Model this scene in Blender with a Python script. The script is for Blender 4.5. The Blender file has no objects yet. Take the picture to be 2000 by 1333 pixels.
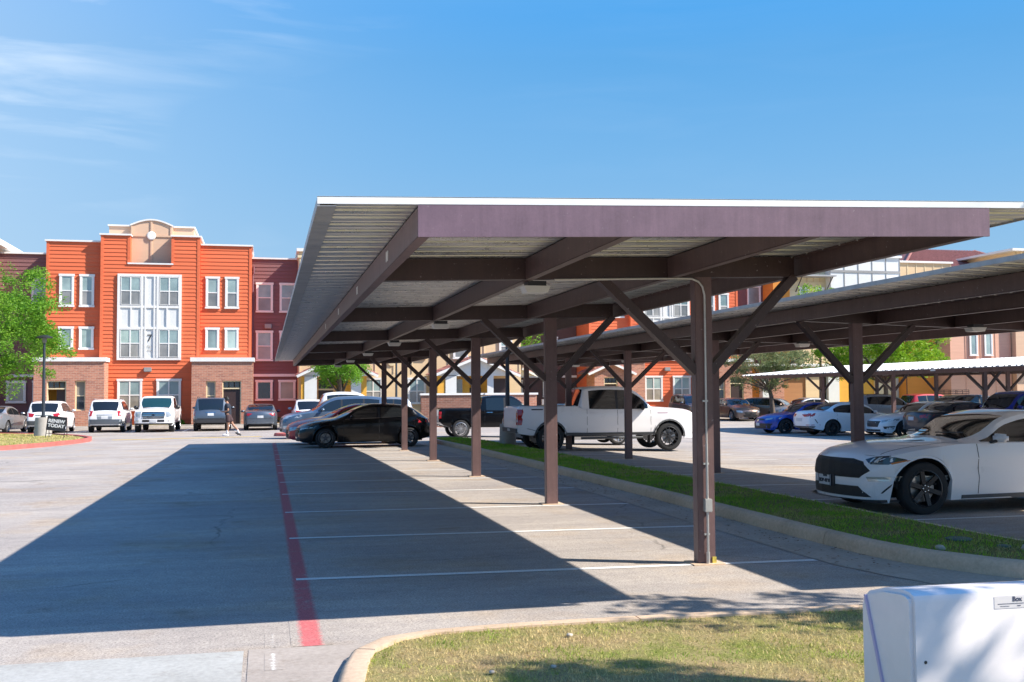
import bpy, bmesh, math, random
import numpy as np
from mathutils import Vector, Matrix
from mathutils.bvhtree import BVHTree

S = bpy.context.scene
C = S.collection
R = math.radians

# ---------------------------------------------------------------- camera
cam = bpy.data.cameras.new("camera")
cam.lens = 37.33
cam.sensor_width = 36
cam.dof.use_dof = True
cam.dof.focus_distance = 15
cam.dof.aperture_fstop = 10
cam.clip_start = 0.05
cam.clip_end = 900
co = bpy.data.objects.new("camera", cam)
C.objects.link(co)
S.camera = co
yaw, pitch, roll = 0.2278, 0.0486, -0.006
fw = Vector((math.sin(yaw) * math.cos(pitch), math.cos(yaw) * math.cos(pitch), math.sin(pitch)))
rt = Vector((math.cos(yaw), -math.sin(yaw), 0))
up = rt.cross(fw)
rt, up = rt * math.cos(roll) + up * math.sin(roll), -rt * math.sin(roll) + up * math.cos(roll)
m = Matrix.Identity(4)
for i in range(3):
    m[i][0], m[i][1], m[i][2] = rt[i], up[i], -fw[i]
m.translation = (0, 0, 1.65)
co.matrix_world = m

# ---------------------------------------------------------------- light
SUN = Vector((3.02, -1.35, 3.03)).normalized()
sun = bpy.data.lights.new("sun", 'SUN')
sun.energy = 3.65
sun.angle = R(0.53)
sun.color = (1.0, 0.93, 0.82)
so = bpy.data.objects.new("sun", sun)
C.objects.link(so)
so.rotation_euler = SUN.to_track_quat('Z', 'Y').to_euler()
so.location = (30, -20, 40)

w = bpy.data.worlds.new("World")
S.world = w
w.use_nodes = True
nt = w.node_tree
nt.nodes.clear()
N = nt.nodes.new
out = N('ShaderNodeOutputWorld'); bg = N('ShaderNodeBackground')
sky = N('ShaderNodeTexSky'); sky.sky_type = 'NISHITA'; sky.sun_disc = False
sky.sun_elevation = math.asin(SUN.z)
sky.sun_rotation = math.atan2(SUN.x, SUN.y)
sky.air_density = 1.0; sky.dust_density = 0.4; sky.ozone_density = 2.2; sky.altitude = 600
bg.inputs[1].default_value = 0.13
hs = N('ShaderNodeHueSaturation'); hs.inputs['Saturation'].default_value = 1.32; hs.inputs['Value'].default_value = 1.0
nt.links.new(sky.outputs[0], hs.inputs['Color'])
# thin cirrus: noise over the direction, gathered in a patch of the sky and with streaks
tc = N('ShaderNodeTexCoord')
def vmath(op, a, b=None):
    n = N('ShaderNodeVectorMath'); n.operation = op
    nt.links.new(a, n.inputs[0])
    if b is not None:
        if isinstance(b, tuple): n.inputs[1].default_value = b
        else: nt.links.new(b, n.inputs[1])
    return n
def mth(op, a, b=None, cl=False):
    n = N('ShaderNodeMath'); n.operation = op; n.use_clamp = cl
    for i, v in enumerate((a, b)):
        if v is None: continue
        if isinstance(v, (int, float)): n.inputs[i].default_value = v
        else: nt.links.new(v, n.inputs[i])
    return n.outputs[0]
mp = N('ShaderNodeMapping'); mp.inputs['Scale'].default_value = (3.2, 3.2, 24); mp.inputs['Rotation'].default_value = (0.0, 0.12, 0.5)
nt.links.new(tc.outputs['Generated'], mp.inputs[0])
nz = N('ShaderNodeTexNoise'); nz.inputs['Scale'].default_value = 1.6; nz.inputs['Detail'].default_value = 7; nz.inputs['Roughness'].default_value = 0.55; nz.inputs['Distortion'].default_value = 0.5
nt.links.new(mp.outputs[0], nz.inputs[0])
nz2 = N('ShaderNodeTexNoise'); nz2.inputs['Scale'].default_value = 2.3; nz2.inputs['Detail'].default_value = 3
nt.links.new(tc.outputs['Generated'], nz2.inputs[0])
d1 = vmath('DOT_PRODUCT', tc.outputs['Generated'], tuple(Vector((-0.12, 0.955, 0.265)).normalized()))
patch = mth('MULTIPLY', mth('SUBTRACT', d1.outputs['Value'], 0.962), 30, True)
a = mth('MULTIPLY', mth('SUBTRACT', nz.outputs[0], 0.50), 4.5, True)
b_ = mth('MULTIPLY', mth('SUBTRACT', nz2.outputs[0], 0.42), 3.5, True)
d2 = vmath('DOT_PRODUCT', tc.outputs['Generated'], tuple(Vector((-0.42, 0.88, 0.30)).normalized()))
veil = mth('MULTIPLY', mth('POWER', mth('MAXIMUM', d2.outputs['Value'], 0.0), 14.0), 0.30)
mask = mth('ADD', mth('MULTIPLY', mth('MULTIPLY', a, b_), mth('ADD', mth('MULTIPLY', patch, 0.62), 0.03)), veil, True)
# the pale haze low in the sky, all the way round, blending into the clear sky above it
sepd = N('ShaderNodeSeparateXYZ'); nt.links.new(tc.outputs['Generated'], sepd.inputs[0])
cr0 = N('ShaderNodeValToRGB'); e0 = cr0.color_ramp.elements
st_ = ((0.0, (.46, .64, .87)), (.10, (.32, .57, .83)), (.21, (.20, .485, .84)), (.34, (.09, .39, .83)))
e0.new(.1); e0.new(.21)
for q_, (p_, c_) in zip(e0, st_): q_.position = p_
for q_, (p_, c_) in zip(e0, st_): q_.color = (*c_, 1)
nt.links.new(sepd.outputs[2], cr0.inputs[0])
sc0 = vmath('SCALE', cr0.outputs[0]); sc0.inputs['Scale'].default_value = 1 / (0.13 * 2 ** 1.33)
hz = mth('SUBTRACT', 1.0, mth('MULTIPLY', mth('SUBTRACT', sepd.outputs[2], .30), 2.5, True), True)
mx0 = N('ShaderNodeMixRGB'); nt.links.new(sc0.outputs[0], mx0.inputs[2])
nt.links.new(hz, mx0.inputs[0]); nt.links.new(hs.outputs[0], mx0.inputs[1])
mx = N('ShaderNodeMixRGB'); mx.inputs[2].default_value = (3.2, 3.5, 3.8, 1)
nt.links.new(mask, mx.inputs[0]); nt.links.new(mx0.outputs[0], mx.inputs[1])
nt.links.new(mx.outputs[0], bg.inputs[0]); nt.links.new(bg.outputs[0], out.inputs[0])

S.view_settings.view_transform = 'Standard'
S.view_settings.look = 'None'
S.view_settings.exposure = 1.33
S.view_settings.gamma = 1
S.render.engine = 'CYCLES'
S.cycles.max_bounces = 8
S.cycles.use_denoising = True

# ---------------------------------------------------------------- helpers
rnd = random.Random(7)
_ly, _lz = [-20, 16, 30, 45, 60, 75, 200], [0, 0, -.067, -.2, -.33, -.33, -.33]
_ry, _rz = [-20, 12, 30, 45, 60, 75, 85, 200], [0, 0, -.17, -.3, -.25, -.1, -.1, -.1]
def g(x, y):
    "height of the ground"
    t = min(1, max(0, (x - 7.5) / 5)); t = t * t * (3 - 2 * t)
    return float((1 - t) * np.interp(y, _ly, _lz) + t * np.interp(y, _ry, _rz))

def mat(name, col, rough=.6, metal=0.0, coat=0.0, var=0.0, scale=4.0, bump=0.0, bscale=60.0, spec=None, col2=None, trans=0.0, emit=None):
    m = bpy.data.materials.new(name); m.use_nodes = True
    nt = m.node_tree; b = nt.nodes['Principled BSDF']
    b.inputs['Roughness'].default_value = rough; b.inputs['Metallic'].default_value = metal
    b.inputs['Coat Weight'].default_value = coat; b.inputs['Coat Roughness'].default_value = .03
    if spec is not None: b.inputs['Specular IOR Level'].default_value = spec
    c = (*col, 1)
    b.inputs['Base Color'].default_value = c
    if var or col2:
        t = nt.nodes.new('ShaderNodeTexCoord'); n = nt.nodes.new('ShaderNodeTexNoise')
        n.inputs['Scale'].default_value = scale; n.inputs['Detail'].default_value = 6; n.inputs['Roughness'].default_value = .65
        nt.links.new(t.outputs['Object'], n.inputs[0])
        r = nt.nodes.new('ShaderNodeValToRGB')
        r.color_ramp.elements[0].position = .3; r.color_ramp.elements[1].position = .7
        c2 = col2 or tuple(min(1, v * (1 + var)) for v in col)
        c1 = col if col2 else tuple(v * (1 - var) for v in col)
        r.color_ramp.elements[0].color = (*c1, 1); r.color_ramp.elements[1].color = (*c2, 1)
        nt.links.new(n.outputs[0], r.inputs[0]); nt.links.new(r.outputs[0], b.inputs['Base Color'])
    if bump:
        t = nt.nodes.new('ShaderNodeTexCoord'); n = nt.nodes.new('ShaderNodeTexNoise')
        n.inputs['Scale'].default_value = bscale; n.inputs['Detail'].default_value = 4
        nt.links.new(t.outputs['Object'], n.inputs[0])
        bm_ = nt.nodes.new('ShaderNodeBump'); bm_.inputs['Strength'].default_value = bump; bm_.inputs['Distance'].default_value = .01
        nt.links.new(n.outputs[0], bm_.inputs['Height']); nt.links.new(bm_.outputs[0], b.inputs['Normal'])
    if trans:
        tb = nt.nodes.new('ShaderNodeBsdfTranslucent'); ms = nt.nodes.new('ShaderNodeMixShader')
        ms.inputs[0].default_value = trans; o = nt.nodes['Material Output']
        tb.inputs[0].default_value = c
        if b.inputs['Base Color'].links: nt.links.new(b.inputs['Base Color'].links[0].from_socket, tb.inputs[0])
        nt.links.new(b.outputs[0], ms.inputs[1]); nt.links.new(tb.outputs[0], ms.inputs[2]); nt.links.new(ms.outputs[0], o.inputs[0])
    return m

class MB:
    "collects shapes for ONE mesh object"
    def __init__(s): s.v = []; s.f = []; s.smooth = False
    def add(s, vs, fs):
        o = len(s.v); s.v += [tuple(v) for v in vs]; s.f += [tuple(i + o for i in f) for f in fs]; return s
    def box(s, x0, x1, y0, y1, z0, z1):
        return s.add([(x0,y0,z0),(x1,y0,z0),(x1,y1,z0),(x0,y1,z0),(x0,y0,z1),(x1,y0,z1),(x1,y1,z1),(x0,y1,z1)],
                     [(0,3,2,1),(4,5,6,7),(0,1,5,4),(1,2,6,5),(2,3,7,6),(3,0,4,7)])
    def bar(s, p, q, w, h, upv=(0, 0, 1)):
        "box beam from p to q, w wide sideways and h along upv"
        p, q = Vector(p), Vector(q); d = (q - p).normalized(); u = Vector(upv)
        a = d.cross(u)
        if a.length < 1e-4: a = d.cross(Vector((0, 1, 0)))
        a = a.normalized() * w / 2; b = a.cross(d).normalized() * h / 2
        vs = [p - a - b, p + a - b, p + a + b, p - a + b, q - a - b, q + a - b, q + a + b, q - a + b]
        return s.add(vs, [(0,3,2,1),(4,5,6,7),(0,1,5,4),(1,2,6,5),(2,3,7,6),(3,0,4,7)])
    def tube(s, pts, rads, n=8, cap=True):
        pts = [Vector(p) for p in pts]
        if not isinstance(rads, (list, tuple)): rads = [rads] * len(pts)
        rings = []; ref = Vector((0.3, 0.2, 1)) if abs((pts[-1] - pts[0]).normalized().z) < .9 else Vector((1, 0, 0))
        for i, p in enumerate(pts):
            d = (pts[min(i + 1, len(pts) - 1)] - pts[max(i - 1, 0)]).normalized()
            a = d.cross(ref).normalized(); b = d.cross(a)
            rings.append([p + (a * math.cos(t) + b * math.sin(t)) * rads[i] for t in [2 * math.pi * k / n for k in range(n)]])
        vs = [v for r in rings for v in r]; fs = []
        for i in range(len(pts) - 1):
            for k in range(n):
                fs.append((i*n+k, i*n+(k+1)%n, (i+1)*n+(k+1)%n, (i+1)*n+k))
        if cap: fs.append(tuple(range(n))); fs.append(tuple(range((len(pts)-1)*n, len(pts)*n))[::-1])
        return s.add(vs, fs)
    def lathe(s, prof, n=16, axis='z', c=(0, 0, 0)):
        vs = []; fs = []
        for r, h in prof:
            for k in range(n):
                t = 2 * math.pi * k / n; u, v = r * math.cos(t), r * math.sin(t)
                vs.append((c[0]+u, c[1]+v, c[2]+h) if axis == 'z' else (c[0]+u, c[1]+h, c[2]+v))
        for i in range(len(prof) - 1):
            for k in range(n):
                fs.append((i*n+k, i*n+(k+1)%n, (i+1)*n+(k+1)%n, (i+1)*n+k))
        return s.add(vs, fs)
    def prism(s, poly, y0, y1):
        "outline in x,z pulled from y0 to y1"
        n = len(poly)
        vs = [(x, y0, z) for x, z in poly] + [(x, y1, z) for x, z in poly]
        return s.add(vs, [tuple(range(n)), tuple(range(n, 2*n))[::-1]] + [(i, i+n, (i+1)%n+n, (i+1)%n) for i in range(n)])
    def mesh(s, name, material=None, smooth=False):
        me = bpy.data.meshes.new(name); me.from_pydata(s.v, [], s.f); me.update()
        if material: me.materials.append(material)
        if smooth or s.smooth:
            me.shade_smooth()
            me.set_sharp_from_angle(angle=R(40))
        return me
    def obj(s, name, material, parent=None, smooth=False, bevel=0, **kw):
        me = s.mesh(name, material, smooth)
        if bevel:
            b = bmesh.new(); b.from_mesh(me); bmesh.ops.recalc_face_normals(b, faces=b.faces)
            bmesh.ops.bevel(b, geom=b.edges[:], offset=bevel, segments=2, affect='EDGES', clamp_overlap=True); b.to_mesh(me); b.free()
        return link(name, me, parent, **kw)
def link(name, me, parent=None, loc=None, **kw):
    o = bpy.data.objects.new(name, me); C.objects.link(o)
    if parent is not None: o.parent = parent
    if loc is not None: o.location = loc
    for k, v in kw.items(): o[k] = v
    return o
def thing(name, label, cat, loc=(0, 0, 0), rz=0, group=None, kind=None):
    o = bpy.data.objects.new(name, None); C.objects.link(o); o.empty_display_size = .2
    o.location = loc; o.rotation_euler = (0, 0, rz); o['label'] = label; o['category'] = cat
    if group: o['group'] = group
    if kind: o['kind'] = kind
    return o
def fixnormals(me):
    b = bmesh.new(); b.from_mesh(me); bmesh.ops.recalc_face_normals(b, faces=b.faces); b.to_mesh(me); b.free()
def copy_tree(root, loc, rz=None, label=None):
    r = root.copy(); C.objects.link(r); r.location = loc
    if rz is not None: r.rotation_euler = (0, 0, rz)
    if label: r['label'] = label
    for ch in list(root.children):
        c = ch.copy(); C.objects.link(c); c.parent = r
        for gg in ch.children:
            d = gg.copy(); C.objects.link(d); d.parent = c
    return r
def npmesh(name, verts, faces, material, per=3):
    me = bpy.data.meshes.new(name)
    nv, nf = len(verts), len(faces)
    me.vertices.add(nv); me.vertices.foreach_set('co', verts.astype(np.float32).ravel())
    me.loops.add(nf * per); me.loops.foreach_set('vertex_index', faces.astype(np.int32).ravel())
    me.polygons.add(nf); me.polygons.foreach_set('loop_start', np.arange(0, nf * per, per, dtype=np.int32))
    me.update(calc_edges=True); me.validate()
    if material: me.materials.append(material)
    return me

# ---------------------------------------------------------------- materials
def tex_setup(m):
    nt = m.node_tree; b = nt.nodes['Principled BSDF']; t = nt.nodes.new('ShaderNodeTexCoord')
    return nt, b, t
def noise(nt, vec, scale, detail=5, rough=.6, dist=0):
    n = nt.nodes.new('ShaderNodeTexNoise'); n.inputs['Scale'].default_value = scale; n.inputs['Detail'].default_value = detail
    n.inputs['Roughness'].default_value = rough; n.inputs['Distortion'].default_value = dist
    nt.links.new(vec, n.inputs[0]); return n.outputs[0]
def ramp(nt, fac, stops):
    r = nt.nodes.new('ShaderNodeValToRGB'); e = r.color_ramp.elements
    while len(e) < len(stops): e.new(.5)
    for i, (p, c) in enumerate(stops):
        e[i].position = p; e[i].color = (*c, 1) if len(c) == 3 else c
    nt.links.new(fac, r.inputs[0]); return r.outputs[0]
def mixc(nt, mode, fac, a, b):
    n = nt.nodes.new('ShaderNodeMixRGB'); n.blend_type = mode
    for i, v in ((0, fac), (1, a), (2, b)):
        if isinstance(v, (int, float)): n.inputs[i].default_value = v
        elif isinstance(v, tuple): n.inputs[i].default_value = (*v, 1)
        else: nt.links.new(v, n.inputs[i])
    return n.outputs[0]
def mapping(nt, vec, scale, rot=(0, 0, 0)):
    n = nt.nodes.new('ShaderNodeMapping'); n.inputs['Scale'].default_value = scale; n.inputs['Rotation'].default_value = rot
    nt.links.new(vec, n.inputs[0]); return n.outputs[0]
def bump(nt, b, h, strength=.4, dist=.01):
    n = nt.nodes.new('ShaderNodeBump'); n.inputs['Strength'].default_value = strength; n.inputs['Distance'].default_value = dist
    nt.links.new(h, n.inputs['Height']); nt.links.new(n.outputs[0], b.inputs['Normal'])

def asphalt_mat(name, base, crack=True, stripe=None):
    m = mat(name, base, rough=.92, spec=.25); nt, b, t = tex_setup(m); v = t.outputs['Object']
    big = ramp(nt, noise(nt, v, .35, 5, .6), [(.3, (.80, .80, .82)), (.7, (1.12, 1.10, 1.06))])
    st = ramp(nt, noise(nt, mapping(nt, v, (.25, 2.2, 1)), 1.3, 5, .6), [(.35, (.88, .88, .89)), (.65, (1.06, 1.06, 1.05))])
    mid = ramp(nt, noise(nt, v, 9, 6, .7), [(.3, (.86, .86, .87)), (.7, (1.1, 1.1, 1.09))])
    fine = ramp(nt, noise(nt, v, 55, 5, .85), [(.36, (.45, .45, .47)), (.5, (1, 1, 1)), (.66, (1.4, 1.37, 1.33))])
    c = mixc(nt, 'MULTIPLY', 1, mixc(nt, 'MULTIPLY', 1, mixc(nt, 'MULTIPLY', 1, mixc(nt, 'MULTIPLY', 1, base, big), st), mid), fine)
    # oil spots where cars stand
    sp = ramp(nt, noise(nt, v, 1.1, 4, .7), [(.62, (1, 1, 1)), (.78, (.62, .60, .58))])
    c = mixc(nt, 'MULTIPLY', 1, c, sp)
    tan = ramp(nt, noise(nt, v, .55, 4, .65), [(.5, (1, 1, 1)), (.68, (1.03, .93, .80))]); c = mixc(nt, 'MULTIPLY', 1, c, tan)
    if crack:
        vo = nt.nodes.new('ShaderNodeTexVoronoi'); vo.feature = 'DISTANCE_TO_EDGE'; vo.inputs['Scale'].default_value = .16
        ad = nt.nodes.new('ShaderNodeVectorMath'); ad.operation = 'ADD'
        nn = nt.nodes.new('ShaderNodeTexNoise'); nn.inputs['Scale'].default_value = .9; nn.inputs['Detail'].default_value = 5
        nt.links.new(v, nn.inputs[0]); nt.links.new(v, ad.inputs[0]); nt.links.new(nn.outputs['Color'], ad.inputs[1]); nt.links.new(ad.outputs[0], vo.inputs['Vector'])
        ck = ramp(nt, vo.outputs[0], [(.0, (.5, .5, .5)), (.0016, (1, 1, 1))])
        fade = ramp(nt, noise(nt, v, .5, 3), [(.47, (0, 0, 0)), (.6, (1, 1, 1))])
        c = mixc(nt, 'MULTIPLY', fade, c, ck)
    if stripe:
        c = stripe_mix(nt, v, c, stripe, fine)
    nt.links.new(c, b.inputs['Base Color'])
    bump(nt, b, noise(nt, v, 130, 3, .7), .5, .006)
    return m
M = {}
M['asphalt'] = asphalt_mat('asphalt_aged', (.39, .352, .326))
def stripe_mix(nt, v, c, stripe, fine=None):
    "paint laid over the ground, thin and ragged towards its edges"
    x0, hw_, pc, wear = stripe
    sx_ = nt.nodes.new('ShaderNodeSeparateXYZ'); nt.links.new(v, sx_.inputs[0])
    def mm(op, p, q, cl=False):
        n = nt.nodes.new('ShaderNodeMath'); n.operation = op; n.use_clamp = cl
        for i_, v_ in enumerate((p, q)):
            if isinstance(v_, (int, float)): n.inputs[i_].default_value = v_
            elif v_ is not None: nt.links.new(v_, n.inputs[i_])
        return n.outputs[0]
    dist = mm('ABSOLUTE', mm('SUBTRACT', sx_.outputs[0], x0), None)
    edge = mm('DIVIDE', mm('SUBTRACT', hw_, dist), .035)
    f = mm('ADD', edge, mm('MULTIPLY', mm('SUBTRACT', noise(nt, v, 30, 5, .8), .5), 3.2), True)
    f = mm('MULTIPLY', mm('MULTIPLY', f, ramp(nt, noise(nt, v, 5, 5, .8), [(wear - .12, (.35, .35, .35)), (wear + .05, (1, 1, 1))])), .92)
    tex = mixc(nt, 'MULTIPLY', .75, pc, fine) if fine is not None else pc
    return mixc(nt, 'MIX', f, c, tex)
def concrete(name, base, s=1.0, stripe=None):
    m = mat(name, base, rough=.85, spec=.3); nt, b, t = tex_setup(m); v = t.outputs['Object']
    c = mixc(nt, 'MULTIPLY', 1, base, ramp(nt, noise(nt, v, .9 * s, 6, .65), [(.3, (.82, .81, .79)), (.7, (1.1, 1.1, 1.1))]))
    c = mixc(nt, 'MULTIPLY', 1, c, ramp(nt, noise(nt, v, 26, 5, .7), [(.35, (.86, .86, .86)), (.65, (1.08, 1.08, 1.08))]))
    c = mixc(nt, 'MULTIPLY', 1, c, ramp(nt, noise(nt, v, 3.2, 7, .75), [(.56, (1, 1, 1)), (.75, (.74, .70, .66))]))
    if stripe: c = stripe_mix(nt, v, c, stripe)
    nt.links.new(c, b.inputs['Base Color']); bump(nt, b, noise(nt, v, 45, 5, .7), .35, .006); return m
M['apron'] = concrete('concrete_apron', (.40, .40, .39))
M['apron2'] = concrete('concrete_warm', (.37, .325, .295))
M['kerb'] = concrete('kerb_concrete', (.62, .46, .33))
M['gutter'] = concrete('gutter_concrete', (.46, .38, .31))
M['walk'] = concrete('sidewalk_concrete', (.42, .38, .34))
M['base'] = concrete('lamp_base_concrete', (.42, .39, .36))
M['red_kerb'] = mat('red_kerb_paint', (.50, .12, .10), .8, var=.22, scale=3)
def paint_line(name, col, wear=.5):
    m = mat(name, col, .8); nt, b, t = tex_setup(m); v = t.outputs['Object']
    f = ramp(nt, noise(nt, v, 18, 6, .75), [(wear - .1, (.26, .25, .24)), (wear, col)])
    f2 = ramp(nt, noise(nt, v, 120, 3, .8), [(.36, (.5, .5, .5)), (.5, (1, 1, 1))])
    nt.links.new(mixc(nt, 'MULTIPLY', .8, f, f2), b.inputs['Base Color']); return m
M['white_line'] = paint_line('white_road_paint', (.74, .73, .71), .33)
M['red_line'] = asphalt_mat('red_road_paint', (.39, .352, .326), True, (.305, .085, (.52, .115, .125), .40))
M['spray'] = asphalt_mat('worn_spray_paint', (.39, .352, .326), True, (.053, .006, (.80, .79, .78), .52))
M['spray2'] = concrete('worn_spray_paint_on_concrete', (.37, .325, .295), 1, (.053, .016, (.82, .81, .80), .42))
M['yellow_line'] = paint_line('yellow_road_paint', (.62, .42, .10), .44)
def steel(name, base):
    m = mat(name, base, .48, coat=.0); nt, b, t = tex_setup(m); v = t.outputs['Object']
    c = mixc(nt, 'MULTIPLY', 1, base, ramp(nt, noise(nt, v, 2.4, 7, .75), [(.3, (.82, .82, .83)), (.7, (1.18, 1.16, 1.16))]))
    c = mixc(nt, 'MULTIPLY', 1, c, ramp(nt, noise(nt, v, 70, 3, .8), [(.38, (.94, .94, .94)), (.62, (1.05, 1.05, 1.05))]))
    stk = ramp(nt, noise(nt, mapping(nt, v, (7, 7, .5)), 2.0, 5, .75), [(.35, (.86, .86, .86)), (.55, (1, 1, 1)), (.72, (1.16, 1.14, 1.13))]); c = mixc(nt, 'MULTIPLY', 1, c, stk)
    sp = ramp(nt, noise(nt, v, 33, 2, .5), [(.70, (0, 0, 0)), (.78, (.5, .5, .5))])
    c = mixc(nt, 'MIX', sp, c, (.42, .36, .36))
    nt.links.new(c, b.inputs['Base Color']); return m
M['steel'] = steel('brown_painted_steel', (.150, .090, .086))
M['steel_shaded'] = steel('deep_shaded_brown_steel', (.05, .027, .025))  # crossbeams and braces: the shade under the roof is put into this colour
M['steel_mid'] = steel('shaded_brown_steel', (.105, .062, .054))  # inner purlins: part of the roof shade is in the colour
M['steel_sunlit'] = steel('sunlit_purple_brown_steel', (.175, .110, .142))  # front fascia: sunlit look put into a lighter, purpler base colour
def galv(name, base, metal=.55, rough=.42):
    m = mat(name, base, rough, metal); nt, b, t = tex_setup(m); v = t.outputs['Object']
    c = mixc(nt, 'MULTIPLY', 1, base, ramp(nt, noise(nt, mapping(nt, v, (.6, 3, 1)), 1.6, 5, .7), [(.3, (.84, .84, .85)), (.7, (1.1, 1.1, 1.1))]))
    nt.links.new(c, b.inputs['Base Color'])
    nt.links.new(ramp(nt, noise(nt, v, 5, 4), [(.3, (rough - .1,) * 3), (.7, (rough + .12,) * 3)]), b.inputs['Roughness']); return m
M['sheet'] = galv('galvanised_roof_sheet', (.64, .62, .59), .6, .32)
M['sheet_white'] = galv('weathered_white_roof_sheet', (.80, .80, .79), .05, .5)
M['trim'] = galv('galvanised_trim', (.42, .41, .40), .5, .5)
M['conduit'] = mat('conduit_metal', (.52, .50, .47), .45, .6, var=.1, scale=20)
M['black'] = mat('black_rubber', (.018, .018, .02), .75)
M['dark'] = mat('dark_trim', (.022, .022, .025), .45)
M['plastic_white'] = mat('cream_plastic', (.66, .63, .58), .5, var=.06, scale=9)
# ================================================================ ground
xs = [-400, -200, -100, -60, -40, -25, -15, -8] + [v * 1.0 for v in range(-6, 16)] + [18, 22, 28, 36, 46, 60, 80, 120, 220, 420]
ys = [-200, -60, -20, 0] + [v * 1.5 for v in range(1, 30)] + [46, 50, 55, 60, 65, 70, 75, 80, 85, 95, 120, 200, 420, 700]
GX, GY = xs, ys
def gm(x, y):
    "height of the ground mesh itself (its facets), for sheets lying on it"
    i = min(len(xs) - 2, max(0, int(np.searchsorted(xs, x, side='right')) - 1)); j = min(len(ys) - 2, max(0, int(np.searchsorted(ys, y, side='right')) - 1))
    u, v = (x - xs[i]) / (xs[i+1] - xs[i]), (y - ys[j]) / (ys[j+1] - ys[j])
    return (g(xs[i], ys[j])*(1-u) + g(xs[i+1], ys[j])*u)*(1-v) + (g(xs[i], ys[j+1])*(1-u) + g(xs[i+1], ys[j+1])*u)*v
def sheet(name, x0, x1, y0, y1, m, off, nx=2, ny=None, skew=0.0, kind='structure', parent=None):
    "a thin sheet that follows the ground, off metres above it"
    X_ = sorted({x0, x1, *[q for q in GX if x0 < q < x1]}); Y_ = sorted({y0, y1, *[q for q in GY if y0 < q < y1]}); nx, ny = len(X_) - 1, len(Y_) - 1; vs = []; fs = []
    for y_ in Y_:
        for x in X_:
            y = y_ + skew * (x - x0)
            vs.append((x, y, gm(x, y) + off))
    for j in range(ny):
        for i in range(nx):
            a = j * (nx + 1) + i; fs.append((a, a + 1, a + nx + 2, a + nx + 1))
    b = MB().add(vs, fs); o = b.obj(name, m, parent)
    if kind: o['kind'] = kind
    return o
vs = [(x, y, g(x, y)) for y in ys for x in xs]; nx = len(xs)
MB().add(vs, [(j*nx+i, j*nx+i+1, (j+1)*nx+i+1, (j+1)*nx+i) for j in range(len(ys)-1) for i in range(nx-1)]).obj('parking_lot', M['asphalt'], kind='structure', label='worn grey asphalt of the parking lot')

def poly_slab(name, poly, m, h, base=-.05, **kw):
    "raised flat area with a rim following the ground"
    b = bmesh.new(); vs = [b.verts.new((x, y, g(x, y) + h)) for x, y in poly]; f = b.faces.new(vs)
    bmesh.ops.triangulate(b, faces=[f])
    r = bmesh.ops.extrude_edge_only(b, edges=[e for e in b.edges if len(e.link_faces) == 1])
    for v in r['geom']:
        if isinstance(v, bmesh.types.BMVert): v.co.z += base - h
    bmesh.ops.recalc_face_normals(b, faces=b.faces)
    me = bpy.data.meshes.new(name); b.to_mesh(me); b.free(); me.materials.append(m)
    return link(name, me, **kw)
def kerb_run(root, path, width, h, m, seg=2.95, gap=.012, piece='kerb_block', closed=False):
    "kerb of separate cast blocks along a path; path runs with the road on its right"
    pts = [Vector((x, y)) for x, y in path]
    d = [0]
    for a, b in zip(pts, pts[1:]): d.append(d[-1] + (b - a).length)
    L = d[-1]
    def at(s):
        s = min(max(s, 0), L)
        for i in range(len(pts) - 1):
            if s <= d[i + 1] + 1e-9:
                t = (s - d[i]) / max(1e-6, d[i + 1] - d[i]); p = pts[i].lerp(pts[i + 1], t)
                return p, (pts[i + 1] - pts[i]).normalized()
    prof = [(0, -.06), (.015, h * .55), (.035, h * .88), (.06, h), (width, h), (width, -.06)]
    n = max(1, round(L / seg))
    for k in range(n):
        s0, s1 = L * k / n + gap / 2, L * (k + 1) / n - gap / 2
        m_ = max(2, int((s1 - s0) / .35)); rings = []
        for i in range(m_ + 1):
            s = s0 + (s1 - s0) * i / m_; p, _ = at(s); q0, _ = at(s - .12); q1, _ = at(s + .12)
            t = (q1 - q0).normalized(); nrm = Vector((-t.y, t.x))
            rings.append([(*(p + nrm * u), g(p.x, p.y) + z + rnd.uniform(-.0015, .0015)) for u, z in prof])
        c = len(prof); b = MB()
        b.add([v for r in rings for v in r], [(i*c+j, i*c+j+1, (i+1)*c+j+1, (i+1)*c+j) for i in range(m_) for j in range(c-1)] + [tuple(range(c)), tuple(range(m_*c, m_*c+c))[::-1]])
        o = b.obj(piece, m, root, smooth=True)
        fixnormals(o.data)

# --- asphalt / concrete edge in the foreground
sheet('concrete_apron', -12, -.13, -2, 7.12, M['apron'], .004, 6, 6)
sheet('concrete_apron', -.10, 30, -2, 7.14, M['apron2'], .004, 12, 6)
# --- gutter along the island
gut = [(9.5, 6.35), (7.4, 6.5), (6.3, 7.1), (5.55, 8.0), (5.27, 9.0)] + [(5.24, y) for y in range(10, 39, 2)] + [(5.3, 39.3), (5.6, 40.3), (6.2, 40.9)]
kb = [(9.5, 7.0), (7.5, 7.2), (6.75, 7.55), (6.2, 8.35), (5.92, 9.0), (5.82, 9.7)] + [(5.80, y) for y in range(11, 38, 2)] + [(5.86, 38.6), (6.05, 39.4), (6.4, 39.9)]
b = MB(); n = min(len(gut), len(kb)); vs = []
gi = [Vector(p) for p in gut]; ki = [Vector(p) for p in kb]
def resample(p, n):
    d = [0]
    for a, c in zip(p, p[1:]): d.append(d[-1] + (c - a).length)
    return [Vector((np.interp(d[-1] * i / (n - 1), d, [q.x for q in p]), np.interp(d[-1] * i / (n - 1), d, [q.y for q in p]))) for i in range(n)]
A, B = resample(gi, 60), resample(ki, 60)
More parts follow.
